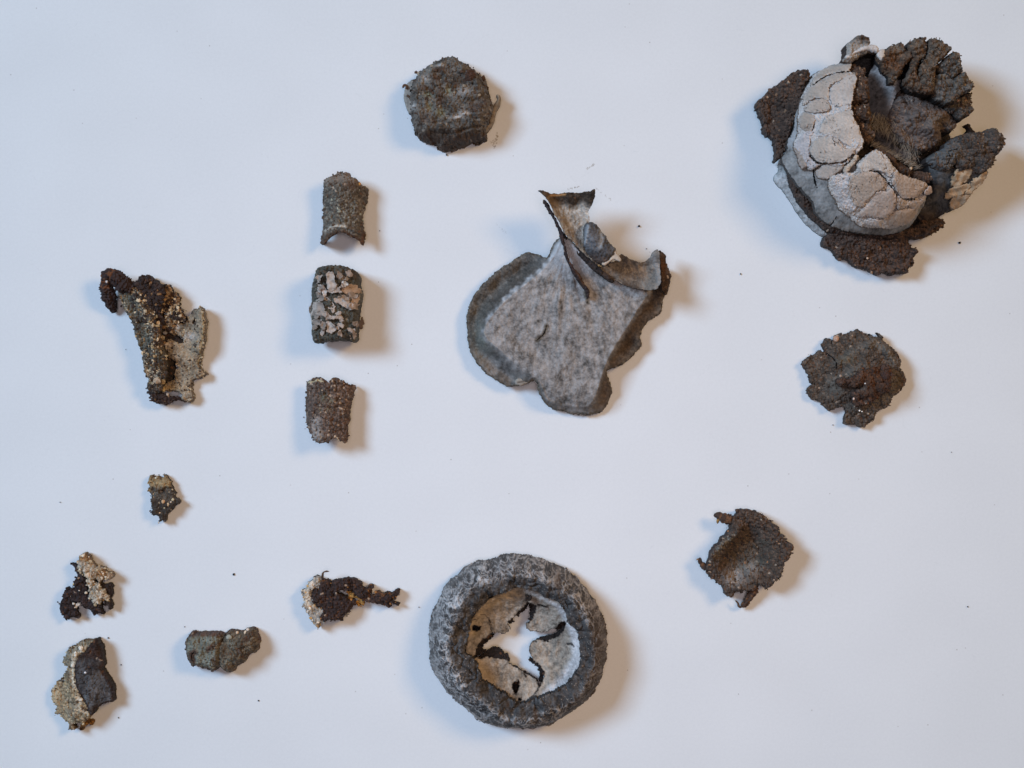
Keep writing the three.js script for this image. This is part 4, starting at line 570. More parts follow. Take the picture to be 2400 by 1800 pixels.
  {
    const k = crop(690, 860, 0.1266), T = thing('tube_fragment', 'grainy brown half tube with a pale patch at its lower left, lowest of three', 'tube piece', k.ox + 630 * k.k, k.oy + 800 * k.k, 0), A = arch(640, 470, 62);
    const kt = dirt(T, k, 'half_tube', [228, 290, 260, 255, 300, 240, 350, 205, 440, 196, 520, 212, 590, 245, 650, 290, 700, 222, 740, 203, 820, 213, 862, 262, 930, 268, 1010, 322, 1097, 320, 1112, 380, 1082, 480, 1062, 600, 1030, 750, 1022, 870, 1028, 960, 1000, 1050, 985, 1100, 988, 1280, 962, 1412, 880, 1370, 780, 1322, 680, 1348, 580, 1388, 500, 1417, 410, 1390, 330, 1282, 262, 1160, 210, 1020, 193, 850, 198, 600, 213, 400], 52, (x) => 10 + A(x), 46, C(112, 96, 86), { a: 1.4, rag: 2, cell: 1.1, sh: 5, thick: 13, bot: (x, y, d, u, v, h) => h - 14, side: C(84, 64, 52), cracks: [[1.3, 345, 1040, 350, 960, 385, 870, 390, 800], [1.0, 470, 880, 560, 950, 660, 990]], pale: 0.03, rust: 0.07,
      col: (x, y, d, u, v, e) => {
        let q = mix(e, C(128, 134, 110), 0.6 * Math.max(blob(x, y, 560, 560, 60, 90), blob(x, y, 680, 620, 70, 60), blob(x, y, 490, 780, 40, 50), blob(x, y, 650, 780, 50, 40)) * clamp(0.6 + n2(u / 4, v / 4, 3)));
        q = mix(q, feltC(u, v, C(112, 106, 102), C(170, 166, 162), 0.1, 48), 0.75 * ss(300, 360, x) * ss(900, 960, y + 0.2 * (x - 400)) * ss(560, 420, x - 0.15 * (y - 1000)));
        return mix(q, C(196, 186, 150), 0.85 * near(x, y, 14, 260, 285, 340, 275, 440, 240, 540, 270));
      } });
    crumbs(T, kt, 320, 1, 2.8, (r) => mul(r() < 0.12 ? C(168, 150, 128) : C(98, 82, 72), 0.55 + 0.8 * r()), { edge: 0.6 });
  }
}

// ------------------------------------------------------------------ long torn piece, left
{
  const c = crop(220, 620, 0.211), T = thing('torn_fragment', 'long torn fragment with hooked brown root and khaki plate, left side', 'torn fragment', c.ox + 680 * c.k, c.oy + 820 * c.k, 0);
  const dk = C(60, 48, 44), pale = (x, y, d, u, v, e) => e;
  dirt(T, c, 'dark_web', [560, 480, 690, 580, 770, 660, 860, 760, 990, 840, 960, 900, 900, 1050, 890, 1240, 780, 1330, 700, 1300, 700, 900], 22, () => 22, 51, C(50, 40, 34), { rust: 0.05 });
  const blk = dirt(T, c, 'dark_block', [450, 212, 480, 180, 520, 142, 600, 128, 650, 160, 680, 168, 720, 212, 760, 230, 782, 290, 765, 420, 742, 580, 770, 640, 740, 720, 690, 700, 660, 560, 600, 420, 540, 320, 490, 262], 60, (x, y) => 66 - 26 * ss(380, 640, y), 52, dk, { a: 1.7, rust: 0.06, thick: 40 });
  const web = dirt(T, c, 'crumb_web', [778, 250, 832, 228, 868, 285, 900, 320, 945, 352, 945, 425, 895, 465, 950, 485, 985, 520, 990, 555, 1012, 590, 990, 640, 920, 645, 880, 740, 850, 775, 800, 745, 770, 650, 735, 610, 740, 480, 760, 390], 34, (x, y) => 36, 53, C(70, 54, 46), { a: 1.6, holes: [[738, 560, 770, 535, 815, 540, 800, 590, 770, 625], [788, 405, 812, 398, 815, 425, 795, 430]], rag: 3.5, ragw: 7,
    col: (x, y, d, u, v, e) => mix(e, mix(C(196, 180, 150), C(160, 112, 56), clamp(0.5 + n2(u / 8, v / 8, 7))), clamp(0.85 * blob(x, y, 815, 340, 50, 90) + 0.8 * ss(6, 1, d) + 0.75 * blob(x, y, 850, 640, 70, 50) - 0.2)) });
  const kh = dirt(T, c, 'khaki_plate', [1208, 474, 1240, 520, 1255, 620, 1250, 740, 1235, 850, 1205, 975, 1182, 1100, 1185, 1160, 1232, 1198, 1245, 1222, 1170, 1272, 1095, 1282, 1080, 1380, 1105, 1470, 1080, 1525, 1040, 1520, 975, 1500, 960, 1440, 880, 1410, 770, 1402, 740, 1375, 780, 1330, 850, 1300, 900, 1270, 885, 1190, 930, 1140, 880, 1060, 800, 990, 765, 850, 880, 842, 960, 862, 992, 838, 960, 798, 875, 790, 870, 720, 920, 648, 1000, 640, 1055, 570, 1100, 508, 1150, 498], 30, (x, y) => 26 + 24 * ss(1050, 1250, x) * ss(1100, 900, y), 54, C(148, 136, 116), { a: 1.0, thick: 8, rag: 2.6, ragw: 8, holes: [[1085, 640, 1110, 610, 1140, 590, 1145, 620, 1120, 655]], pale: 0.04,
    col: (x, y, d, u, v, e) => { let q = mix(e, feltC(u, v, C(100, 90, 75), C(172, 160, 140), 0.02, 55), 0.6); { const w = worley(u / 9, v / 9, 59); if (wId > 0.6) q = mix(q, C(60, 48, 40), 0.8 * ss(0.34, 0.18, w)); } q = mix(q, C(172, 146, 92), 0.5 * Math.max(near(x, y, 16, 1225, 520, 1240, 700, 1205, 940, 1160, 1090), blob(x, y, 830, 1370, 90, 40))); q = mix(q, C(64, 52, 44), 0.8 * Math.max(blob(x, y, 1100, 540, 35, 35), blob(x, y, 960, 1080, 22, 30), blob(x, y, 1130, 640, 22, 30), 0.8 * ss(3.5, 0.6, d))); return mix(q, C(196, 196, 194), 0.7 * Math.max(blob(x, y, 910, 680, 34, 40), blob(x, y, 810, 890, 40, 40), 0.7 * blob(x, y, 1080, 800, 70, 40))); } });
  const gs = dirt(T, c, 'green_strip', [245, 265, 270, 300, 330, 290, 400, 240, 470, 245, 545, 295, 610, 350, 650, 420, 680, 500, 690, 640, 735, 700, 765, 850, 775, 950, 805, 1040, 800, 1200, 765, 1330, 725, 1420, 640, 1442, 580, 1385, 592, 1300, 575, 1230, 548, 1180, 545, 1080, 520, 960, 482, 850, 440, 750, 425, 680, 390, 590, 352, 520, 305, 420, 275, 340], 62, (x, y) => 56 + 14 * near(x, y, 60, 470, 300, 600, 560, 680, 800, 700, 1100) - 14 * ss(1250, 1420, y), 56, C(98, 90, 80), { a: 1.8, thick: 40, rag: 3,
    col: (x, y, d, u, v, e) => {
      let q = mix(e, feltC(u, v, C(84, 86, 78), C(132, 138, 126), 0, 57), 0.6 * Math.max(blob(x, y, 360, 380, 60, 120), blob(x, y, 450, 520, 60, 80), blob(x, y, 560, 800, 90, 150), blob(x, y, 690, 1000, 70, 120)));
      q = mix(q, C(62, 50, 46), 0.7 * Math.max(near(x, y, 24, 560, 400, 620, 540, 600, 620), blob(x, y, 700, 1080, 60, 40), blob(x, y, 620, 1380, 70, 70), blob(x, y, 330, 300, 80, 30)));
      const w = worley(u / 4.2, v / 4.2, 58); if (wId > 0.4) q = mix(q, C(204, 190, 164), ss(0.55, 0.25, w) * 0.95 * clamp(near(x, y, 34, 430, 250, 540, 310, 610, 380, 660, 520, 690, 700) + near(x, y, 26, 470, 380, 540, 500, 580, 640, 620, 760, 680, 840, 660, 960) + 0.8 * blob(x, y, 660, 1230, 80, 110) + 0.7 * near(x, y, 16, 290, 320, 330, 460, 390, 520) + 0.6 * blob(x, y, 580, 1080, 60, 60)));
      return mix(q, C(214, 196, 164), 0.85 * blob(x, y, 605, 1180, 30, 34));
    } });
  const ft = dirt(T, c, 'dark_foot', [600, 1400, 680, 1420, 740, 1425, 800, 1436, 835, 1468, 905, 1470, 960, 1490, 985, 1515, 940, 1505, 890, 1495, 860, 1525, 800, 1552, 740, 1545, 690, 1540, 635, 1510, 615, 1460], 28, () => 30, 59, C(66, 50, 44), { a: 1.5 });
  const och = (r) => mul([C(190, 174, 146), C(146, 116, 80), C(84, 68, 58), C(62, 50, 45), C(70, 58, 50), C(160, 140, 104)][(r() * 6) | 0], 0.75 + 0.5 * r()), dkc = (r) => mul(r() < 0.05 ? C(150, 116, 80) : C(66, 52, 47), 0.6 + 0.9 * r());
  crumbs(T, blk, 260, 1.6, 4.2, dkc); crumbs(T, web, 150, 1.4, 4, och); crumbs(T, kh, 300, 1.0, 2.6, (r) => mul(r() < 0.35 ? C(72, 58, 48) : C(170, 154, 126), 0.7 + 0.5 * r()), { edge: 0.4 });
  crumbs(T, gs, 380, 1.3, 4.2, och, { where: (x, y) => 0.25 + near(x, y, 70, 430, 260, 560, 330, 640, 480, 690, 700, 720, 1000, 690, 1250) }); crumbs(T, ft, 90, 1.4, 3.6, dkc);
  strand(T, 'hooked_root', c, [[420, 270, 58, 62], [330, 215, 66, 70], [250, 140, 70, 62], [180, 120, 66, 50], [140, 190, 58, 56], [150, 320, 40, 62], [165, 430, 22, 50], [185, 530, 10, 18]], { zm: 55, rough: 0.5, seed: 61, sides: 26, step: 1.1, col: (t, w) => t > 0.3 && t < 0.55 && w > 0.5 ? C(112, 72, 44) : C(64, 48, 44) });
  lumps(T, 'pale_grain', c, [[143, 190, 72, 3, C(200, 194, 190)], [645, 1470, 36, 2.4, C(210, 205, 200)], [820, 1445, 34, 3.4, C(180, 164, 144)], [755, 890, 50, 4.5, C(160, 146, 118)], [810, 885, 46, 5, C(186, 176, 160)], [700, 1290, 72, 6, C(172, 158, 138)], [775, 1385, 42, 5, C(176, 150, 100)], [790, 760, 46, 5, C(138, 138, 138)]], { stuff: true });
  strand(T, 'root_thread', c, [[960, 480, 34, 3], [1000, 500, 38, 2.4], [1045, 522, 40, 2]], { zm: 36, rough: 0.1 });
}
// ------------------------------------------------------------------ tiny crumb under it
{
  const c = crop(320, 1090, 0.0904), T = thing('torn_fragment', 'smallest fragment, khaki above and dark below, under the long torn piece', 'torn fragment', c.ox + 680 * c.k, c.oy + 850 * c.k, 0);
  const fk = dirt(T, c, 'crumbly_flake', [340, 272, 375, 250, 425, 245, 455, 300, 520, 312, 545, 235, 575, 250, 575, 320, 680, 330, 705, 300, 690, 250, 760, 255, 785, 300, 795, 355, 850, 365, 912, 432, 850, 480, 905, 530, 935, 620, 1003, 720, 985, 800, 1010, 840, 1085, 872, 1132, 935, 1105, 1015, 995, 1050, 940, 1150, 870, 1225, 785, 1300, 745, 1452, 680, 1428, 600, 1472, 612, 1390, 572, 1300, 470, 1300, 395, 1250, 412, 1100, 388, 900, 402, 800, 345, 715, 270, 668, 300, 612, 335, 600, 340, 520, 288, 440], 22, (x, y) => 22 + 8 * ss(600, 900, y) - 16 * blob(x, y, 650, 690, 70, 50), 62, C(92, 84, 74), { a: 1.3, rag: 2, ragw: 5, cell: 0.9, thick: 14,
    col: (x, y, d, u, v, e) => { let q = mix(e, feltC(u, v, C(118, 98, 66), C(176, 158, 122), 0, 63), 0.85 * ss(640, 480, y)); q = mix(q, C(124, 124, 118), 0.5 * blob(x, y, 520, 720, 140, 120)); q = mix(q, C(66, 60, 54), 0.75 * ss(850, 960, y)); q = mix(q, C(176, 140, 84), 0.6 * Math.max(blob(x, y, 330, 660, 60, 50), blob(x, y, 800, 490, 60, 40))); return mix(q, C(36, 30, 26), 0.85 * Math.max(blob(x, y, 660, 690, 70, 45), blob(x, y, 440, 605, 20, 20), blob(x, y, 650, 870, 40, 30))); } });
  crumbs(T, fk, 150, 0.9, 2.2, (r, x, y) => mul(y < 560 ? (r() < 0.4 ? C(96, 74, 54) : C(168, 148, 112)) : r() < 0.12 ? C(180, 160, 130) : C(66, 58, 52), 0.7 + 0.6 * r()), { edge: 0.5 });
  lumps(T, 'pale_grain', c, [[690, 950, 36, 4.4, C(196, 164, 128)], [820, 1020, 36, 4, C(206, 184, 150)], [725, 1110, 34, 2.6, C(196, 184, 150)], [604, 1245, 32, 2.4, C(214, 180, 140)], [890, 960, 36, 2.4, C(206, 194, 176)], [945, 900, 34, 2.8, C(190, 178, 146)], [620, 690, 18, 3.4, C(120, 112, 108)], [500, 335, 26, 2.2, C(205, 215, 205)], [815, 445, 24, 2.2, C(214, 216, 220)]], { stuff: true });
  strand(T, 'root_thread', c, [[395, 1190, 20, 22], [350, 1190, 18, 20], [335, 1215, 14, 14]], { zm: 18, rough: 0.1 });
}
// ------------------------------------------------------------------ three more torn pieces
{
  const c = crop(120, 1280, 0.11456), T = thing('torn_fragment', 'dark three-legged fragment with a pale yellow back, left edge', 'torn fragment', c.ox + 720 * c.k, c.oy + 850 * c.k, 0), dk = C(60, 48, 47);
  const dw = dirt(T, c, 'dark_web', [520, 362, 600, 480, 720, 640, 770, 900, 830, 1080, 1010, 1190, 1025, 1290, 1065, 1390, 960, 1385, 855, 1412, 830, 1350, 760, 1290, 680, 1250, 610, 1165, 560, 1140, 480, 1160, 440, 1190, 520, 1285, 500, 1340, 565, 1420, 530, 1515, 500, 1470, 420, 1465, 345, 1475, 330, 1460, 300, 1512, 238, 1500, 245, 1450, 200, 1390, 188, 1250, 215, 1110, 265, 930, 300, 890, 335, 830, 370, 870, 470, 855, 490, 710, 530, 610, 500, 490, 440, 400, 388, 362, 410, 348, 470, 360], 30, (x, y) => 34 - 10 * ss(1100, 1450, y), 65, dk, { a: 1.3, rag: 2.2, ragw: 6, cell: 1, thick: 14 });
  const dl = dirt(T, c, 'dark_leg', [1000, 790, 1100, 780, 1190, 755, 1262, 830, 1245, 900, 1240, 1000, 1215, 1080, 1222, 1130, 1255, 1195, 1235, 1250, 1202, 1322, 1185, 1260, 1180, 1195, 1100, 1180, 1080, 1130, 1120, 1080, 1110, 960, 1050, 880], 26, () => 28, 66, C(62, 50, 42), { a: 1.2, rag: 2, ragw: 6, cell: 1, thick: 14 });
  const pb = dirt(T, c, 'pale_back', [595, 175, 640, 152, 690, 148, 720, 195, 765, 180, 780, 240, 802, 305, 860, 380, 905, 440, 945, 425, 1010, 415, 1060, 440, 1095, 455, 1070, 490, 1110, 545, 1200, 540, 1255, 605, 1185, 682, 1100, 655, 1060, 700, 1000, 760, 1020, 860, 1100, 870, 1112, 980, 1165, 1005, 1180, 1065, 1170, 1130, 1090, 1110, 1040, 1112, 1000, 1185, 940, 1192, 840, 1165, 830, 1090, 765, 1030, 775, 880, 728, 760, 735, 650, 625, 552, 540, 420, 530, 330], 40, (x, y, d) => 36 + 8 * rnd(d, 8), 67, C(164, 156, 140), { a: 1.2, rag: 2, ragw: 6, cell: 1, thick: 12, rust: 0.02, pale: 0.08, side: C(120, 104, 84), holes: [[880, 690, 930, 680, 960, 730, 900, 750], [1072, 480, 1100, 470, 1120, 500, 1095, 520]],
    col: (x, y, d, u, v, e) => { const gold = clamp(ss(360, 240, y) + blob(x, y, 1050, 540, 190, 110)); let q = mix(e, earthC(u, v, C(168, 120, 60), 68), 0.85 * gold); q = mix(q, C(76, 52, 32), 0.7 * gold * clamp(n2(u / 6, v / 6, 6) * 1.5)); q = mix(q, C(206, 198, 182), 0.7 * clamp(ss(880, 1080, y) * (0.6 + n2(u / 6, v / 6, 7)))); q = mix(q, C(170, 168, 158), 0.6 * blob(x, y, 620, 460, 90, 110)); return mix(q, C(72, 48, 36), 0.85 * Math.max(blob(x, y, 755, 540, 28, 34), blob(x, y, 930, 710, 50, 45), blob(x, y, 840, 880, 28, 26))); } });
  for (const m of [dw, dl]) crumbs(T, m, m === dw ? 190 : 70, 1, 2.6, (r) => mul(C(62, 49, 46), 0.5 + r()), { edge: 0.6 });
  crumbs(T, pb, 150, 1, 3, (r) => mul([C(206, 196, 176), C(176, 160, 130), C(150, 112, 64)][(r() * 3) | 0], 0.75 + 0.5 * r()), { edge: 0.7 });
  lumps(T, 'pale_grain', c, [[570, 905, 38, 2.4, C(224, 222, 215)], [400, 1015, 36, 2.2, C(214, 212, 200)], [460, 1180, 30, 3.4, C(206, 202, 190)], [490, 1250, 28, 3.6, C(206, 202, 190)], [560, 1190, 24, 6, C(206, 200, 190)], [712, 955, 40, 2.6, C(200, 190, 170)], [458, 785, 20, 2.6, C(196, 170, 110)], [690, 500, 50, 5, C(186, 178, 164)], [750, 590, 48, 5, C(200, 180, 156)]], { stuff: true });
  strand(T, 'root_thread', c, [[690, 155, 40, 5], [698, 110, 40, 3]], { zm: 38, rough: 0.1, col: () => C(170, 150, 110) });
}
{
  const c = crop(100, 1480, 0.1507), T = thing('torn_fragment', 'fragment half black and half khaki along a white seam, lower left corner', 'torn fragment', c.ox + 600 * c.k, c.oy + 820 * c.k, 0);
  const kk = dirt(T, c, 'khaki_half', [578, 165, 640, 140, 700, 130, 770, 140, 820, 122, 760, 240, 640, 330, 580, 420, 540, 600, 560, 800, 600, 950, 680, 1080, 760, 1285, 690, 1372, 640, 1420, 600, 1402, 545, 1412, 482, 1440, 515, 1500, 480, 1528, 405, 1500, 395, 1420, 340, 1400, 272, 1330, 265, 1290, 175, 1305, 170, 1270, 200, 1190, 150, 1120, 118, 1000, 130, 910, 165, 860, 215, 790, 270, 785, 335, 805, 310, 700, 350, 640, 400, 600, 380, 540, 310, 490, 320, 450, 350, 405, 385, 330, 430, 250, 520, 215], 34, (x, y) => 24 + 26 * ss(200, 560, x + 0.1 * (800 - y)), 71, C(152, 138, 112), { a: 1.2, thick: 14, pale: 0.05, side: C(122, 104, 78), rag: 2.4, ragw: 7, cell: 1.1,
    col: (x, y, d, u, v, e) => { let q = mix(e, C(188, 172, 142), 0.6 * blob(x, y, 190, 980, 110, 200)); q = mix(q, feltC(u, v, C(104, 104, 94), C(142, 142, 130), 0, 72), 0.7 * ss(760, 560, y)); q = mix(q, C(136, 130, 120), 0.4 * blob(x, y, 480, 1200, 140, 120)); q = mix(q, C(212, 208, 192), 0.85 * clamp(near(x, y, 30, 700, 240, 600, 300, 510, 360, 485, 560, 490, 700, 525, 860) + near(x, y, 34, 570, 1000, 600, 1080, 620, 1180, 720, 1260) * 0.9) * clamp(0.75 + 0.7 * n2(u / 5, v / 5, 5))); return mix(q, C(84, 62, 46), 0.7 * Math.max(blob(x, y, 450, 1470, 60, 50), blob(x, y, 280, 860, 34, 40), blob(x, y, 400, 640, 40, 60) * 0.7)); } });
  const bk = dirt(T, c, 'black_half', [800, 145, 840, 135, 855, 190, 900, 230, 905, 300, 925, 400, 935, 540, 925, 600, 985, 720, 1040, 810, 1078, 870, 1085, 1010, 1100, 1110, 1040, 1098, 960, 1130, 900, 1160, 850, 1180, 800, 1255, 755, 1300, 700, 1180, 640, 1075, 560, 930, 520, 780, 505, 560, 560, 400, 690, 270], 48, (x, y) => 54 - 12 * ss(700, 1000, x) + 8 * near(x, y, 50, 560, 520, 740, 500, 900, 560), 73, C(66, 62, 63), { a: 0.9, thick: 36, pale: 0.012, rag: 2.4, ragw: 7, cell: 1.1, side: C(50, 42, 38),
    col: (x, y, d, u, v, e) => mix(mix(feltC(u, v, C(52, 50, 52), C(112, 112, 114), -0.1, 74), earthC(u, v, C(64, 48, 42), 75), clamp(ss(470, 380, y) + 0.6 * blob(x, y, 760, 530, 110, 60) + ss(8, 2, d))), C(150, 158, 158), 0.25 * blob(x, y, 680, 1020, 30, 60)) });
  dirt(T, c, 'ochre_tip', [615, 1420, 660, 1390, 700, 1365, 740, 1395, 775, 1375, 790, 1410, 760, 1470, 720, 1440, 660, 1470, 640, 1500, 610, 1535, 560, 1525, 580, 1480], 20, () => 20, 76, C(150, 108, 50), { a: 1, thick: 12, rag: 2, ragw: 5, cell: 1, col: (x, y, d, u, v, e) => mix(e, C(64, 46, 34), Math.max(blob(x, y, 600, 1510, 50, 40), 0.8 * blob(x, y, 710, 1400, 26, 26))) });
  crumbs(T, kk, 260, 1, 2.8, (r) => mul([C(190, 176, 146), C(150, 134, 104), C(96, 78, 60)][(r() * 3) | 0], 0.75 + 0.5 * r()), { edge: 0.6 }); crumbs(T, bk, 90, 1, 2.4, (r) => mul(C(60, 48, 44), 0.6 + 0.8 * r()), { edge: 0.1 });
  lumps(T, 'pale_grain', c, [[595, 262, 60, 5.4, C(218, 216, 206)], [510, 335, 56, 3.6, C(214, 212, 200)], [512, 372, 56, 3.4, C(214, 212, 200)], [470, 530, 56, 4, C(210, 208, 196)], [600, 1062, 54, 4.4, C(212, 208, 196)], [662, 640, 62, 2, C(225, 228, 232)], [600, 1165, 52, 4, C(206, 202, 190)]], { stuff: true });
  strand(T, 'root_thread', c, [[395, 480, 34, 18], [345, 440, 30, 14], [305, 485, 26, 10]], { zm: 30, rough: 0.15 });
}
{
  const c = crop(690, 1320, 0.11754), T = thing('torn_fragment', 'dark crumbly fragment with a pale head and a thin tail pointing right', 'torn fragment', c.ox + 1000 * c.k, c.oy + 730 * c.k, 0);
  const dt = dirt(T, c, 'dark_tail', [540, 305, 610, 320, 700, 350, 715, 440, 765, 430, 770, 350, 860, 325, 960, 298, 1080, 296, 1200, 308, 1265, 355, 1315, 392, 1350, 460, 1400, 498, 1460, 490, 1490, 440, 1530, 430, 1582, 455, 1530, 500, 1525, 600, 1510, 645, 1580, 635, 1640, 560, 1685, 560, 1745, 605, 1890, 580, 1950, 605, 2000, 560, 2075, 522, 2065, 640, 2000, 690, 1975, 780, 2060, 795, 2092, 825, 2040, 845, 1950, 825, 1920, 885, 1820, 855, 1720, 818, 1640, 835, 1560, 800, 1480, 790, 1440, 725, 1330, 715, 1230, 655, 1175, 560, 1080, 525, 980, 512, 890, 535, 868, 570, 890, 598, 960, 606, 1040, 640, 1065, 700, 1135, 720, 1205, 765, 1220, 830, 1150, 850, 1090, 940, 1035, 1055, 980, 1045, 945, 1135, 880, 1110, 800, 1142, 700, 1112, 600, 1165, 530, 1080, 560, 900, 420, 800, 350, 600, 420, 500, 500, 480], 30, (x, y, d) => 22 + 14 * ss(1500, 900, x) + 6 * rnd(d, 8), 78, C(66, 50, 46), { a: 1.7, rag: 2.4, ragw: 6, cell: 1.05, thick: 18, rust: 0.05, pale: 0.008,
    col: (x, y, d, u, v, e) => mix(e, C(158, 104, 46), 0.7 * ss(5, 1, d) * clamp(blob(x, y, 1560, 640, 200, 250) + blob(x, y, 1840, 600, 120, 60)) + 0.7 * blob(x, y, 590, 320, 60, 30)) });
  const ph = dirt(T, c, 'pale_head', [362, 300, 375, 325, 300, 370, 250, 440, 200, 530, 125, 550, 140, 630, 180, 700, 205, 770, 160, 850, 220, 920, 262, 1000, 300, 1090, 400, 1230, 470, 1312, 490, 1300, 520, 1220, 590, 1145, 555, 1080, 600, 1010, 648, 915, 570, 915, 480, 880, 430, 790, 480, 750, 395, 690, 345, 570, 420, 500, 500, 480, 560, 430, 530, 320, 480, 270, 410, 262], 36, (x, y, d) => 32 + 8 * rnd(d, 8), 79, C(160, 156, 148), { a: 1, rag: 1.8, ragw: 6, cell: 1, thick: 12, pale: 0.06, rust: 0.02, side: C(80, 66, 54),
    col: (x, y, d, u, v, e) => { let q = mix(e, feltC(u, v, C(108, 108, 104), C(158, 158, 152), 0, 80), 0.6 * clamp(blob(x, y, 450, 360, 110, 60) + blob(x, y, 400, 1040, 130, 150))); q = mix(q, C(212, 202, 182), 0.75 * clamp(blob(x, y, 280, 670, 80, 170) + blob(x, y, 350, 420, 60, 50)) * clamp(0.7 + n2(u / 5, v / 5, 5))); q = mix(q, C(196, 160, 96), 0.75 * Math.max(blob(x, y, 430, 500, 50, 22), blob(x, y, 310, 870, 26, 26), blob(x, y, 460, 1250, 30, 30), blob(x, y, 400, 830, 30, 40))); return mix(q, C(48, 40, 36), 0.8 * Math.max(blob(x, y, 405, 920, 18, 34), blob(x, y, 160, 590, 40, 60), blob(x, y, 240, 460, 24, 30))); } });
  const ow = dirt(T, c, 'ochre_web', [1050, 545, 1110, 550, 1180, 590, 1222, 660, 1260, 690, 1330, 722, 1440, 722, 1400, 770, 1390, 815, 1330, 830, 1300, 865, 1260, 840, 1240, 790, 1290, 750, 1250, 712, 1180, 690, 1130, 720, 1100, 660, 1060, 620], 20, () => 20, 82, C(178, 138, 74), { a: 0.9, rag: 3, ragw: 5, cell: 1, thick: 8, side: C(140, 100, 50), holes: [[1310, 790, 1330, 785, 1330, 805, 1312, 808]] });
  strand(T, 'root_thread', c, [[550, 300, 40, 16], [560, 240, 46, 22], [570, 200, 50, 20], [600, 168, 52, 12], [650, 160, 50, 16], [705, 162, 48, 4]], { zm: 46, rough: 0.25, col: () => C(104, 84, 66) });
  strand(T, 'root_thread', c, [[470, 280, 38, 14], [420, 275, 38, 14], [375, 265, 38, 14]], { zm: 36, rough: 0.3, col: () => C(66, 54, 48) });
  crumbs(T, dt, 340, 1.2, 3.2, (r, x) => mul(r() < (x > 1400 ? 0.16 : 0.05) ? C(160, 112, 60) : C(68, 54, 49), 0.55 + 0.95 * r()), { edge: 0.8 }); crumbs(T, ph, 130, 1, 2.8, (r) => mul([C(206, 198, 180), C(150, 146, 138), C(186, 150, 96)][(r() * 2.3) | 0], 0.75 + 0.5 * r())); crumbs(T, ow, 60, 0.9, 2, (r) => mul(C(176, 132, 70), 0.6 + 0.7 * r()));
  lumps(T, 'pale_grain', c, [[270, 950, 38, 4.4, C(220, 214, 204)], [350, 420, 44, 6, C(206, 200, 188)], [310, 870, 42, 3, C(200, 140, 70)]], { stuff: true });
}
// ------------------------------------------------------------------ stubby pellet
{
  const c = crop(410, 1450, 0.10398), T = thing('earth_pellet', 'stubby grey green and brown pellet with a crack across its middle', 'earth pellet', c.ox + 1040 * c.k, c.oy + 730 * c.k, 0);
  const pl = dirt(T, c, 'pellet_body', [370, 325, 400, 310, 470, 330, 560, 322, 640, 335, 780, 312, 900, 320, 960, 325, 1040, 350, 1100, 365, 1128, 395, 1140, 340, 1190, 295, 1280, 282, 1420, 298, 1560, 285, 1610, 248, 1680, 222, 1745, 232, 1785, 275, 1838, 290, 1845, 380, 1880, 480, 1908, 550, 1868, 650, 1862, 725, 1780, 780, 1700, 805, 1620, 900, 1562, 985, 1475, 1060, 1370, 1105, 1308, 1212, 1200, 1255, 1080, 1195, 990, 1135, 880, 1192, 790, 1185, 700, 1162, 560, 1140, 500, 1085, 440, 1082, 360, 1112, 300, 985, 240, 830, 210, 640, 238, 480, 290, 390], 48, (x, y, d) => 18 + 48 * rnd(d, 34) + 5 * n2(x / 260, y / 200, 4) - 9 * near(x, y, 40, 1120, 400, 1040, 560, 1020, 680, 1000, 1120), 84, C(110, 100, 84), { a: 1.4, rag: 2, ragw: 7, cell: 1.05, bot: () => 4, sh: 0, cracks: [[1.8, 1120, 395, 1085, 450, 1045, 520], [1.5, 930, 590, 860, 615, 800, 665], [2.2, 470, 730, 390, 790, 395, 880, 420, 935]], side: C(84, 60, 50),
    col: (x, y, d, u, v, e) => { let q = mix(e, feltC(u, v, C(92, 96, 88), C(148, 156, 146), 0, 85), 0.72 * ss(1080, 900, x) * ss(2, 12, d)); q = mix(q, earthC(u, v, C(92, 62, 52), 86), 0.7 * clamp(ss(8, 2, d) * ss(1000, 800, x) + ss(430, 350, y) * ss(1100, 1000, x) + blob(x, y, 920, 950, 70, 110) + blob(x, y, 1640, 400, 90, 90) * 0.8)); q = mix(q, C(132, 140, 132), 0.5 * Math.max(blob(x, y, 850, 720, 60, 60), blob(x, y, 800, 950, 50, 90), blob(x, y, 1240, 940, 90, 70), blob(x, y, 1300, 560, 90, 90))); return mix(q, C(112, 84, 52), 0.5 * blob(x, y, 1140, 640, 80, 130)); } });
  crumbs(T, pl, 130, 1, 2.6, (r) => mul(r() < 0.15 ? C(140, 136, 122) : C(88, 72, 60), 0.6 + 0.7 * r()), { edge: 0.35 });
  lumps(T, 'pale_grain', c, [[1120, 1050, 58, 7, C(150, 124, 104)], [1590, 310, 50, 4, C(206, 190, 166)], [1405, 315, 44, 3.4, C(196, 178, 156)], [1640, 250, 42, 3, C(206, 202, 196)], [325, 500, 50, 3, C(170, 140, 80)], [1220, 420, 64, 5, C(150, 154, 144)], [1420, 780, 64, 9, C(98, 88, 82)]], { stuff: true });
}
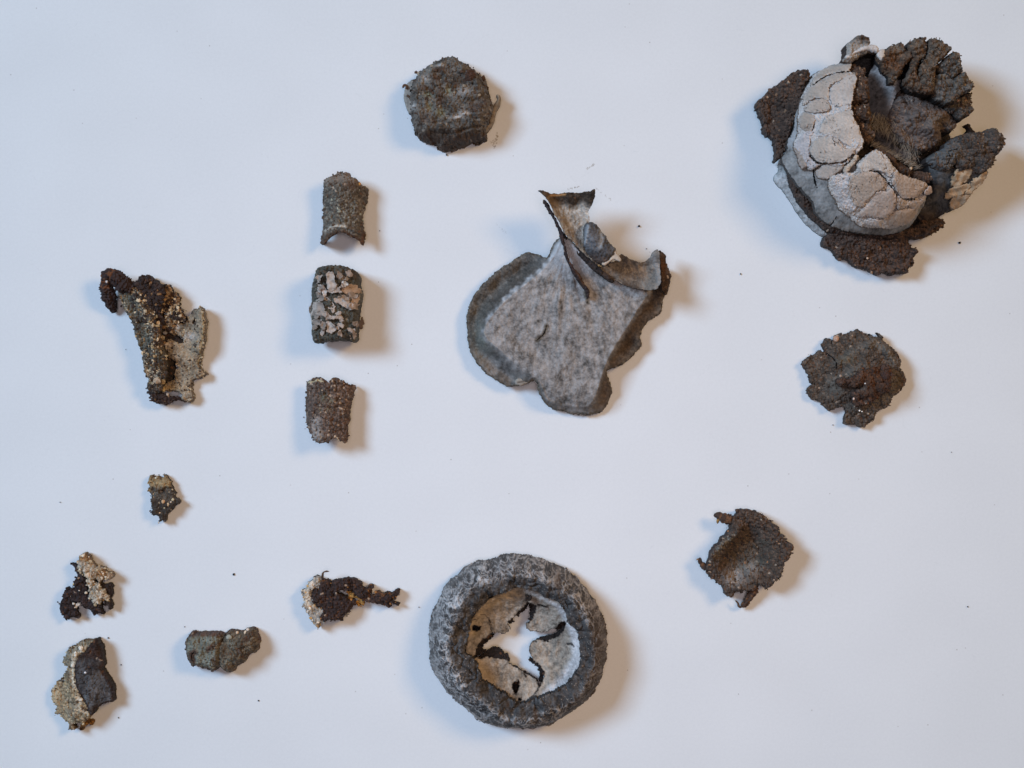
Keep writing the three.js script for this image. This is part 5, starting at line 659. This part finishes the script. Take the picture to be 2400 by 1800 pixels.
// ------------------------------------------------------------------ cup with rootlets, lower right
{
  const c = crop(1610, 1170, 0.1688), T = thing('earth_cup', 'brown hollow cup with dangling rootlets, below the ring\'s upper right', 'earth cup', c.ox + 800 * c.k, c.oy + 740 * c.k, 0);
  T.g.userData.label = 'ragged brown hollow cup with rootlets dangling from its edge, lower right';
  const cs = dirt(T, c, 'cup_shell', [690, 148, 720, 165, 760, 130, 800, 150, 850, 152, 960, 165, 1050, 215, 1160, 298, 1200, 345, 1242, 388, 1260, 440, 1332, 520, 1340, 550, 1400, 600, 1452, 635, 1432, 742, 1370, 820, 1312, 895, 1305, 980, 1318, 1035, 1245, 1098, 1170, 1170, 1090, 1245, 1040, 1210, 1000, 1190, 960, 1190, 880, 1262, 800, 1260, 720, 1282, 640, 1302, 612, 1362, 560, 1345, 515, 1305, 520, 1240, 460, 1190, 400, 1135, 342, 1085, 280, 1020, 255, 960, 280, 900, 318, 760, 330, 700, 420, 610, 440, 570, 520, 500, 580, 415, 592, 320, 600, 250, 690, 205], 36,
    (x, y, d) => 16 + 34 * ss(430, 90, d * 7) + 20 * near(x, y, 70, 330, 760, 470, 590, 640, 470, 700, 400) + 14 * ss(1000, 1400, x) - 12 * blob(x, y, 780, 800, 240, 260), 91, C(92, 78, 68), { a: 1.6, rag: 3, ragw: 8, thick: 14, rust: 0.05, pale: 0.012, side: C(60, 46, 40),
      col: (x, y, d, u, v, e) => { let q = mix(e, feltC(u, v, C(78, 72, 63), C(126, 119, 106), 0, 92), 0.6 * blob(x, y, 830, 800, 300, 300)); q = mix(q, feltC(u, v, C(126, 122, 118), C(174, 170, 166), 0.1, 93), 0.75 * clamp(blob(x, y, 660, 1090, 130, 100) + 0.7 * blob(x, y, 900, 960, 120, 70))); q = mix(q, C(150, 152, 144), 0.7 * near(x, y, 46, 380, 760, 470, 620, 620, 500) * clamp(0.6 + n2(u / 5, v / 5, 4))); q = mix(q, C(92, 76, 54), 0.3 * blob(x, y, 690, 620, 150, 100)); q = mix(q, C(112, 114, 102), 0.3 * Math.max(blob(x, y, 1060, 600, 60, 50), blob(x, y, 1010, 900, 90, 60), blob(x, y, 790, 960, 60, 60))); return q; } });
  crumbs(T, cs, 420, 1.1, 3.2, (r) => mul(r() < 0.06 ? C(150, 112, 80) : C(80, 66, 58), 0.55 + 0.9 * r()), { edge: 0.4 });
  const rt = (t, w) => w > 0.8 ? C(110, 80, 56) : C(78, 60, 50);
  strand(T, 'rootlet', c, [[620, 285, 46, 52], [540, 270, 46, 60], [470, 245, 44, 46], [420, 225, 42, 34], [370, 232, 40, 12]], { zm: 44, rough: 0.5, sides: 18, step: 1.2, seed: 94, col: rt });
  strand(T, 'rootlet', c, [[450, 262, 44, 20], [430, 300, 42, 16], [425, 345, 40, 8]], { zm: 42, rough: 0.4, seed: 95, col: () => C(160, 124, 70) });
  strand(T, 'rootlet', c, [[275, 975, 34, 34], [225, 920, 36, 30], [180, 860, 38, 26], [180, 805, 38, 14]], { zm: 36, rough: 0.5, seed: 96, col: rt });
  strand(T, 'rootlet', c, [[180, 860, 38, 12], [150, 830, 38, 10], [128, 850, 36, 6]], { zm: 36, seed: 97, col: () => C(160, 120, 76) });
  strand(T, 'rootlet', c, [[925, 1160, 32, 52], [925, 1270, 28, 50], [860, 1370, 24, 44], [800, 1460, 20, 38], [760, 1500, 18, 30]], { zm: 26, rough: 0.5, sides: 18, step: 1.2, seed: 98, col: rt });
  strand(T, 'rootlet', c, [[770, 1500, 18, 18], [725, 1490, 20, 14], [705, 1440, 24, 12], [665, 1398, 26, 8]], { zm: 22, rough: 0.3, seed: 99, col: () => C(96, 74, 58) });
  strand(T, 'rootlet', c, [[720, 150, 50, 22], [700, 160, 50, 24], [688, 140, 50, 14]], { zm: 48, seed: 100, col: rt });
}
// ------------------------------------------------------------------ low cap, right
{
  const c = crop(1860, 750, 0.1628), T = thing('earth_mound', 'low cracked brown mound with a rusty lump on top, right of the felt cap', 'earth lump', c.ox + 880 * c.k, c.oy + 830 * c.k, 0);
  const cp = dirt(T, c, 'cap_shell', [930, 125, 950, 150, 1000, 178, 1062, 205, 1075, 272, 1098, 205, 1150, 228, 1205, 245, 1230, 240, 1198, 190, 1245, 182, 1285, 225, 1300, 270, 1300, 312, 1350, 350, 1400, 392, 1470, 458, 1500, 530, 1538, 605, 1505, 690, 1550, 722, 1600, 770, 1618, 840, 1590, 940, 1550, 1005, 1470, 1075, 1425, 1100, 1402, 1175, 1345, 1252, 1240, 1312, 1190, 1352, 1160, 1440, 1080, 1492, 985, 1545, 920, 1520, 850, 1515, 740, 1492, 738, 1392, 765, 1340, 748, 1258, 680, 1262, 600, 1275, 525, 1312, 480, 1270, 450, 1232, 400, 1172, 330, 1150, 270, 1130, 212, 1010, 262, 938, 358, 908, 250, 905, 240, 810, 200, 742, 148, 662, 168, 570, 300, 488, 410, 435, 445, 470, 440, 400, 430, 360, 450, 300, 490, 262, 540, 258, 565, 310, 600, 250, 640, 200, 690, 180, 740, 215, 830, 180, 880, 165], 34,
    (x, y, d) => 12 + 62 * Math.exp(-(((x - 1080) / 560) ** 2 + ((y - 720) / 520) ** 2)) + 7 * near(x, y, 50, 620, 620, 820, 460, 1150, 310, 1300, 440, 1420, 640) + 6 * near(x, y, 60, 560, 880, 800, 740, 980, 640) + 6 * n2(x / 160, y / 160, 5), 102, C(96, 85, 75), { a: 1.4, rag: 2.8, ragw: 8, thick: 14, pale: 0.01, rust: 0.05, side: C(72, 56, 46), cracks: [[2.6, 430, 435, 480, 485, 545, 530, 580, 590, 595, 640, 592, 690], [1.2, 655, 705, 690, 730], [1.6, 250, 925, 350, 915], [1.2, 545, 390, 548, 300], [1.8, 780, 900, 790, 840], [1.4, 870, 1000, 890, 970], [1, 1080, 600, 1160, 560]],
      col: (x, y, d, u, v, e) => { let q = mix(e, feltC(u, v, C(88, 84, 77), C(134, 131, 123), 0, 103), 0.6 * clamp(near(x, y, 80, 620, 620, 820, 470, 1150, 320, 1320, 430, 1430, 660, 1420, 900, 1390, 1080, 1120, 1250) + near(x, y, 90, 560, 880, 780, 780, 960, 690) + 0.8 * blob(x, y, 560, 1050, 140, 120) + 0.6 * blob(x, y, 810, 1250, 70, 110) - 0.15)); q = mix(q, C(112, 102, 78), 0.4 * blob(x, y, 760, 580, 120, 60)); return mix(q, C(98, 84, 52), 0.4 * blob(x, y, 1510, 860, 60, 120)); } });
  const rl = dirt(T, c, 'rusty_lump', [620, 862, 680, 842, 760, 850, 788, 838, 860, 800, 940, 722, 1040, 705, 1100, 685, 1220, 660, 1300, 640, 1390, 648, 1422, 740, 1400, 840, 1420, 900, 1390, 1000, 1370, 1045, 1300, 1070, 1250, 1092, 1180, 1150, 1085, 1205, 980, 1230, 900, 1215, 870, 1150, 850, 1080, 870, 1020, 1000, 960, 1040, 920, 900, 960, 820, 950, 760, 910, 700, 940, 640, 910], 78, (x, y, d) => 70 + 16 * rnd(d, 22) + 8 * n2(x / 110, y / 110, 7) - 14 * blob(x, y, 1250, 770, 50, 60) - 16 * ss(1000, 1200, y), 104, C(88, 66, 54), { a: 1.9, rag: 3, thick: 40, rust: 0.1, side: C(62, 44, 34),
    col: (x, y, d, u, v, e) => mix(mix(e, C(112, 72, 38), 0.5 * clamp(blob(x, y, 1120, 850, 130, 190) + 0.5 * blob(x, y, 1130, 720, 150, 60))), feltC(u, v, C(88, 88, 84), C(126, 126, 121), 0, 105), 0.6 * blob(x, y, 970, 980, 60, 50)) });
  crumbs(T, cp, 330, 1.1, 3, (r) => mul(C(90, 78, 68), 0.55 + 0.85 * r()), { edge: 0.3 }); crumbs(T, rl, 160, 1.2, 3.4, (r) => mul(r() < 0.25 ? C(112, 70, 38) : C(82, 62, 52), 0.6 + 0.8 * r()));
  lumps(T, 'pale_grain', c, [[610, 270, 34, 6.4, C(186, 158, 138)], [865, 1135, 76, 2.6, C(206, 190, 180)], [675, 805, 70, 3, C(166, 150, 136)], [950, 1305, 50, 1.7, C(235, 235, 230)], [985, 1318, 50, 1.7, C(235, 235, 230)], [1030, 915, 84, 1.5, C(225, 225, 220)]], { stuff: true });
  lumps(T, 'brown_knob', c, [[1325, 800, 90, 9, C(84, 62, 54)], [1295, 690, 84, 6, C(92, 74, 66)], [1240, 930, 84, 6, C(84, 60, 48)], [1340, 880, 84, 7, C(84, 64, 54)], [410, 1210, 8, 4, C(92, 78, 66)]], { mat: mEarth, stuff: true });
}
// ------------------------------------------------------------------ loose dark crumbs on the sheet
{
  const specks = [
    [1498, 530, 3.2, 'oval black crumb right of the torn felt stem'], [1047, 363, 2.6, 'black crumb just below the round lumpy disc'], [2249, 569, 2.8, 'dark crumb below the burst dome on its right'],
    [548, 1346, 2.6, 'black crumb between the three-legged and the tailed fragments'], [1327, 1332, 2.2, 'black crumb touching the upper right of the ring'], [2268, 1422, 2.0, 'black crumb far right, level with the ragged cup'],
    [712, 978, 1.6, 'tiny black crumb at the left edge of the lowest tube'], [1515, 583, 1.4, 'pin-point crumb above the felt cap\'s curled flap'], [284, 1558, 1.7, 'tiny crumb right of the black and khaki fragment'], [254, 1495, 1.8, 'tiny brown crumb above the black and khaki fragment'],
    [1952, 996, 1.5, 'tiny crumb below the low cracked mound'], [1736, 642, 2.0, 'small brown crumb left of and below the burst dome'], [141, 1177, 1.5, 'tiny crumb alone near the left edge'], [606, 1642, 1.8, 'tiny dark crumb alone below the pellet'],
    [135, 1411, 1.6, 'flat crumb left of the three-legged fragment'], [278, 1682, 1.5, 'tiny crumb low beside the black and khaki fragment'], [2230, 1060, 1.3, 'pin-point crumb alone near the right edge'], [890, 541, 1.3, 'pin-point crumb right of the topmost tube'], [433, 1469, 1.3, 'pin-point crumb above the pellet'], [982, 1423, 1.3, 'pin-point crumb left of the ring'], [295, 819, 1.2, 'pin-point crumb left of the long torn piece']];
  specks.forEach(([x, y, r, label], i) => {
    const T = thing('loose_crumb', label, 'crumb', x, y, 0, 'loose dark crumbs on the paper'), g = lumpGeo(T, crop(0, 0, 1), [[x, y, r * 0.45, r * 0.85, C(50, 42, 38)]], 40 + i, 0);
    scene.remove(T.g); const m = new THREE.Mesh(g, mDark); m.name = T.g.name; m.position.copy(T.g.position); m.userData = T.g.userData; m.castShadow = m.receiveShadow = true; scene.add(m);
  });
}
console.log('triangles', Math.round(triTotal));
renderer.render(scene, camera);
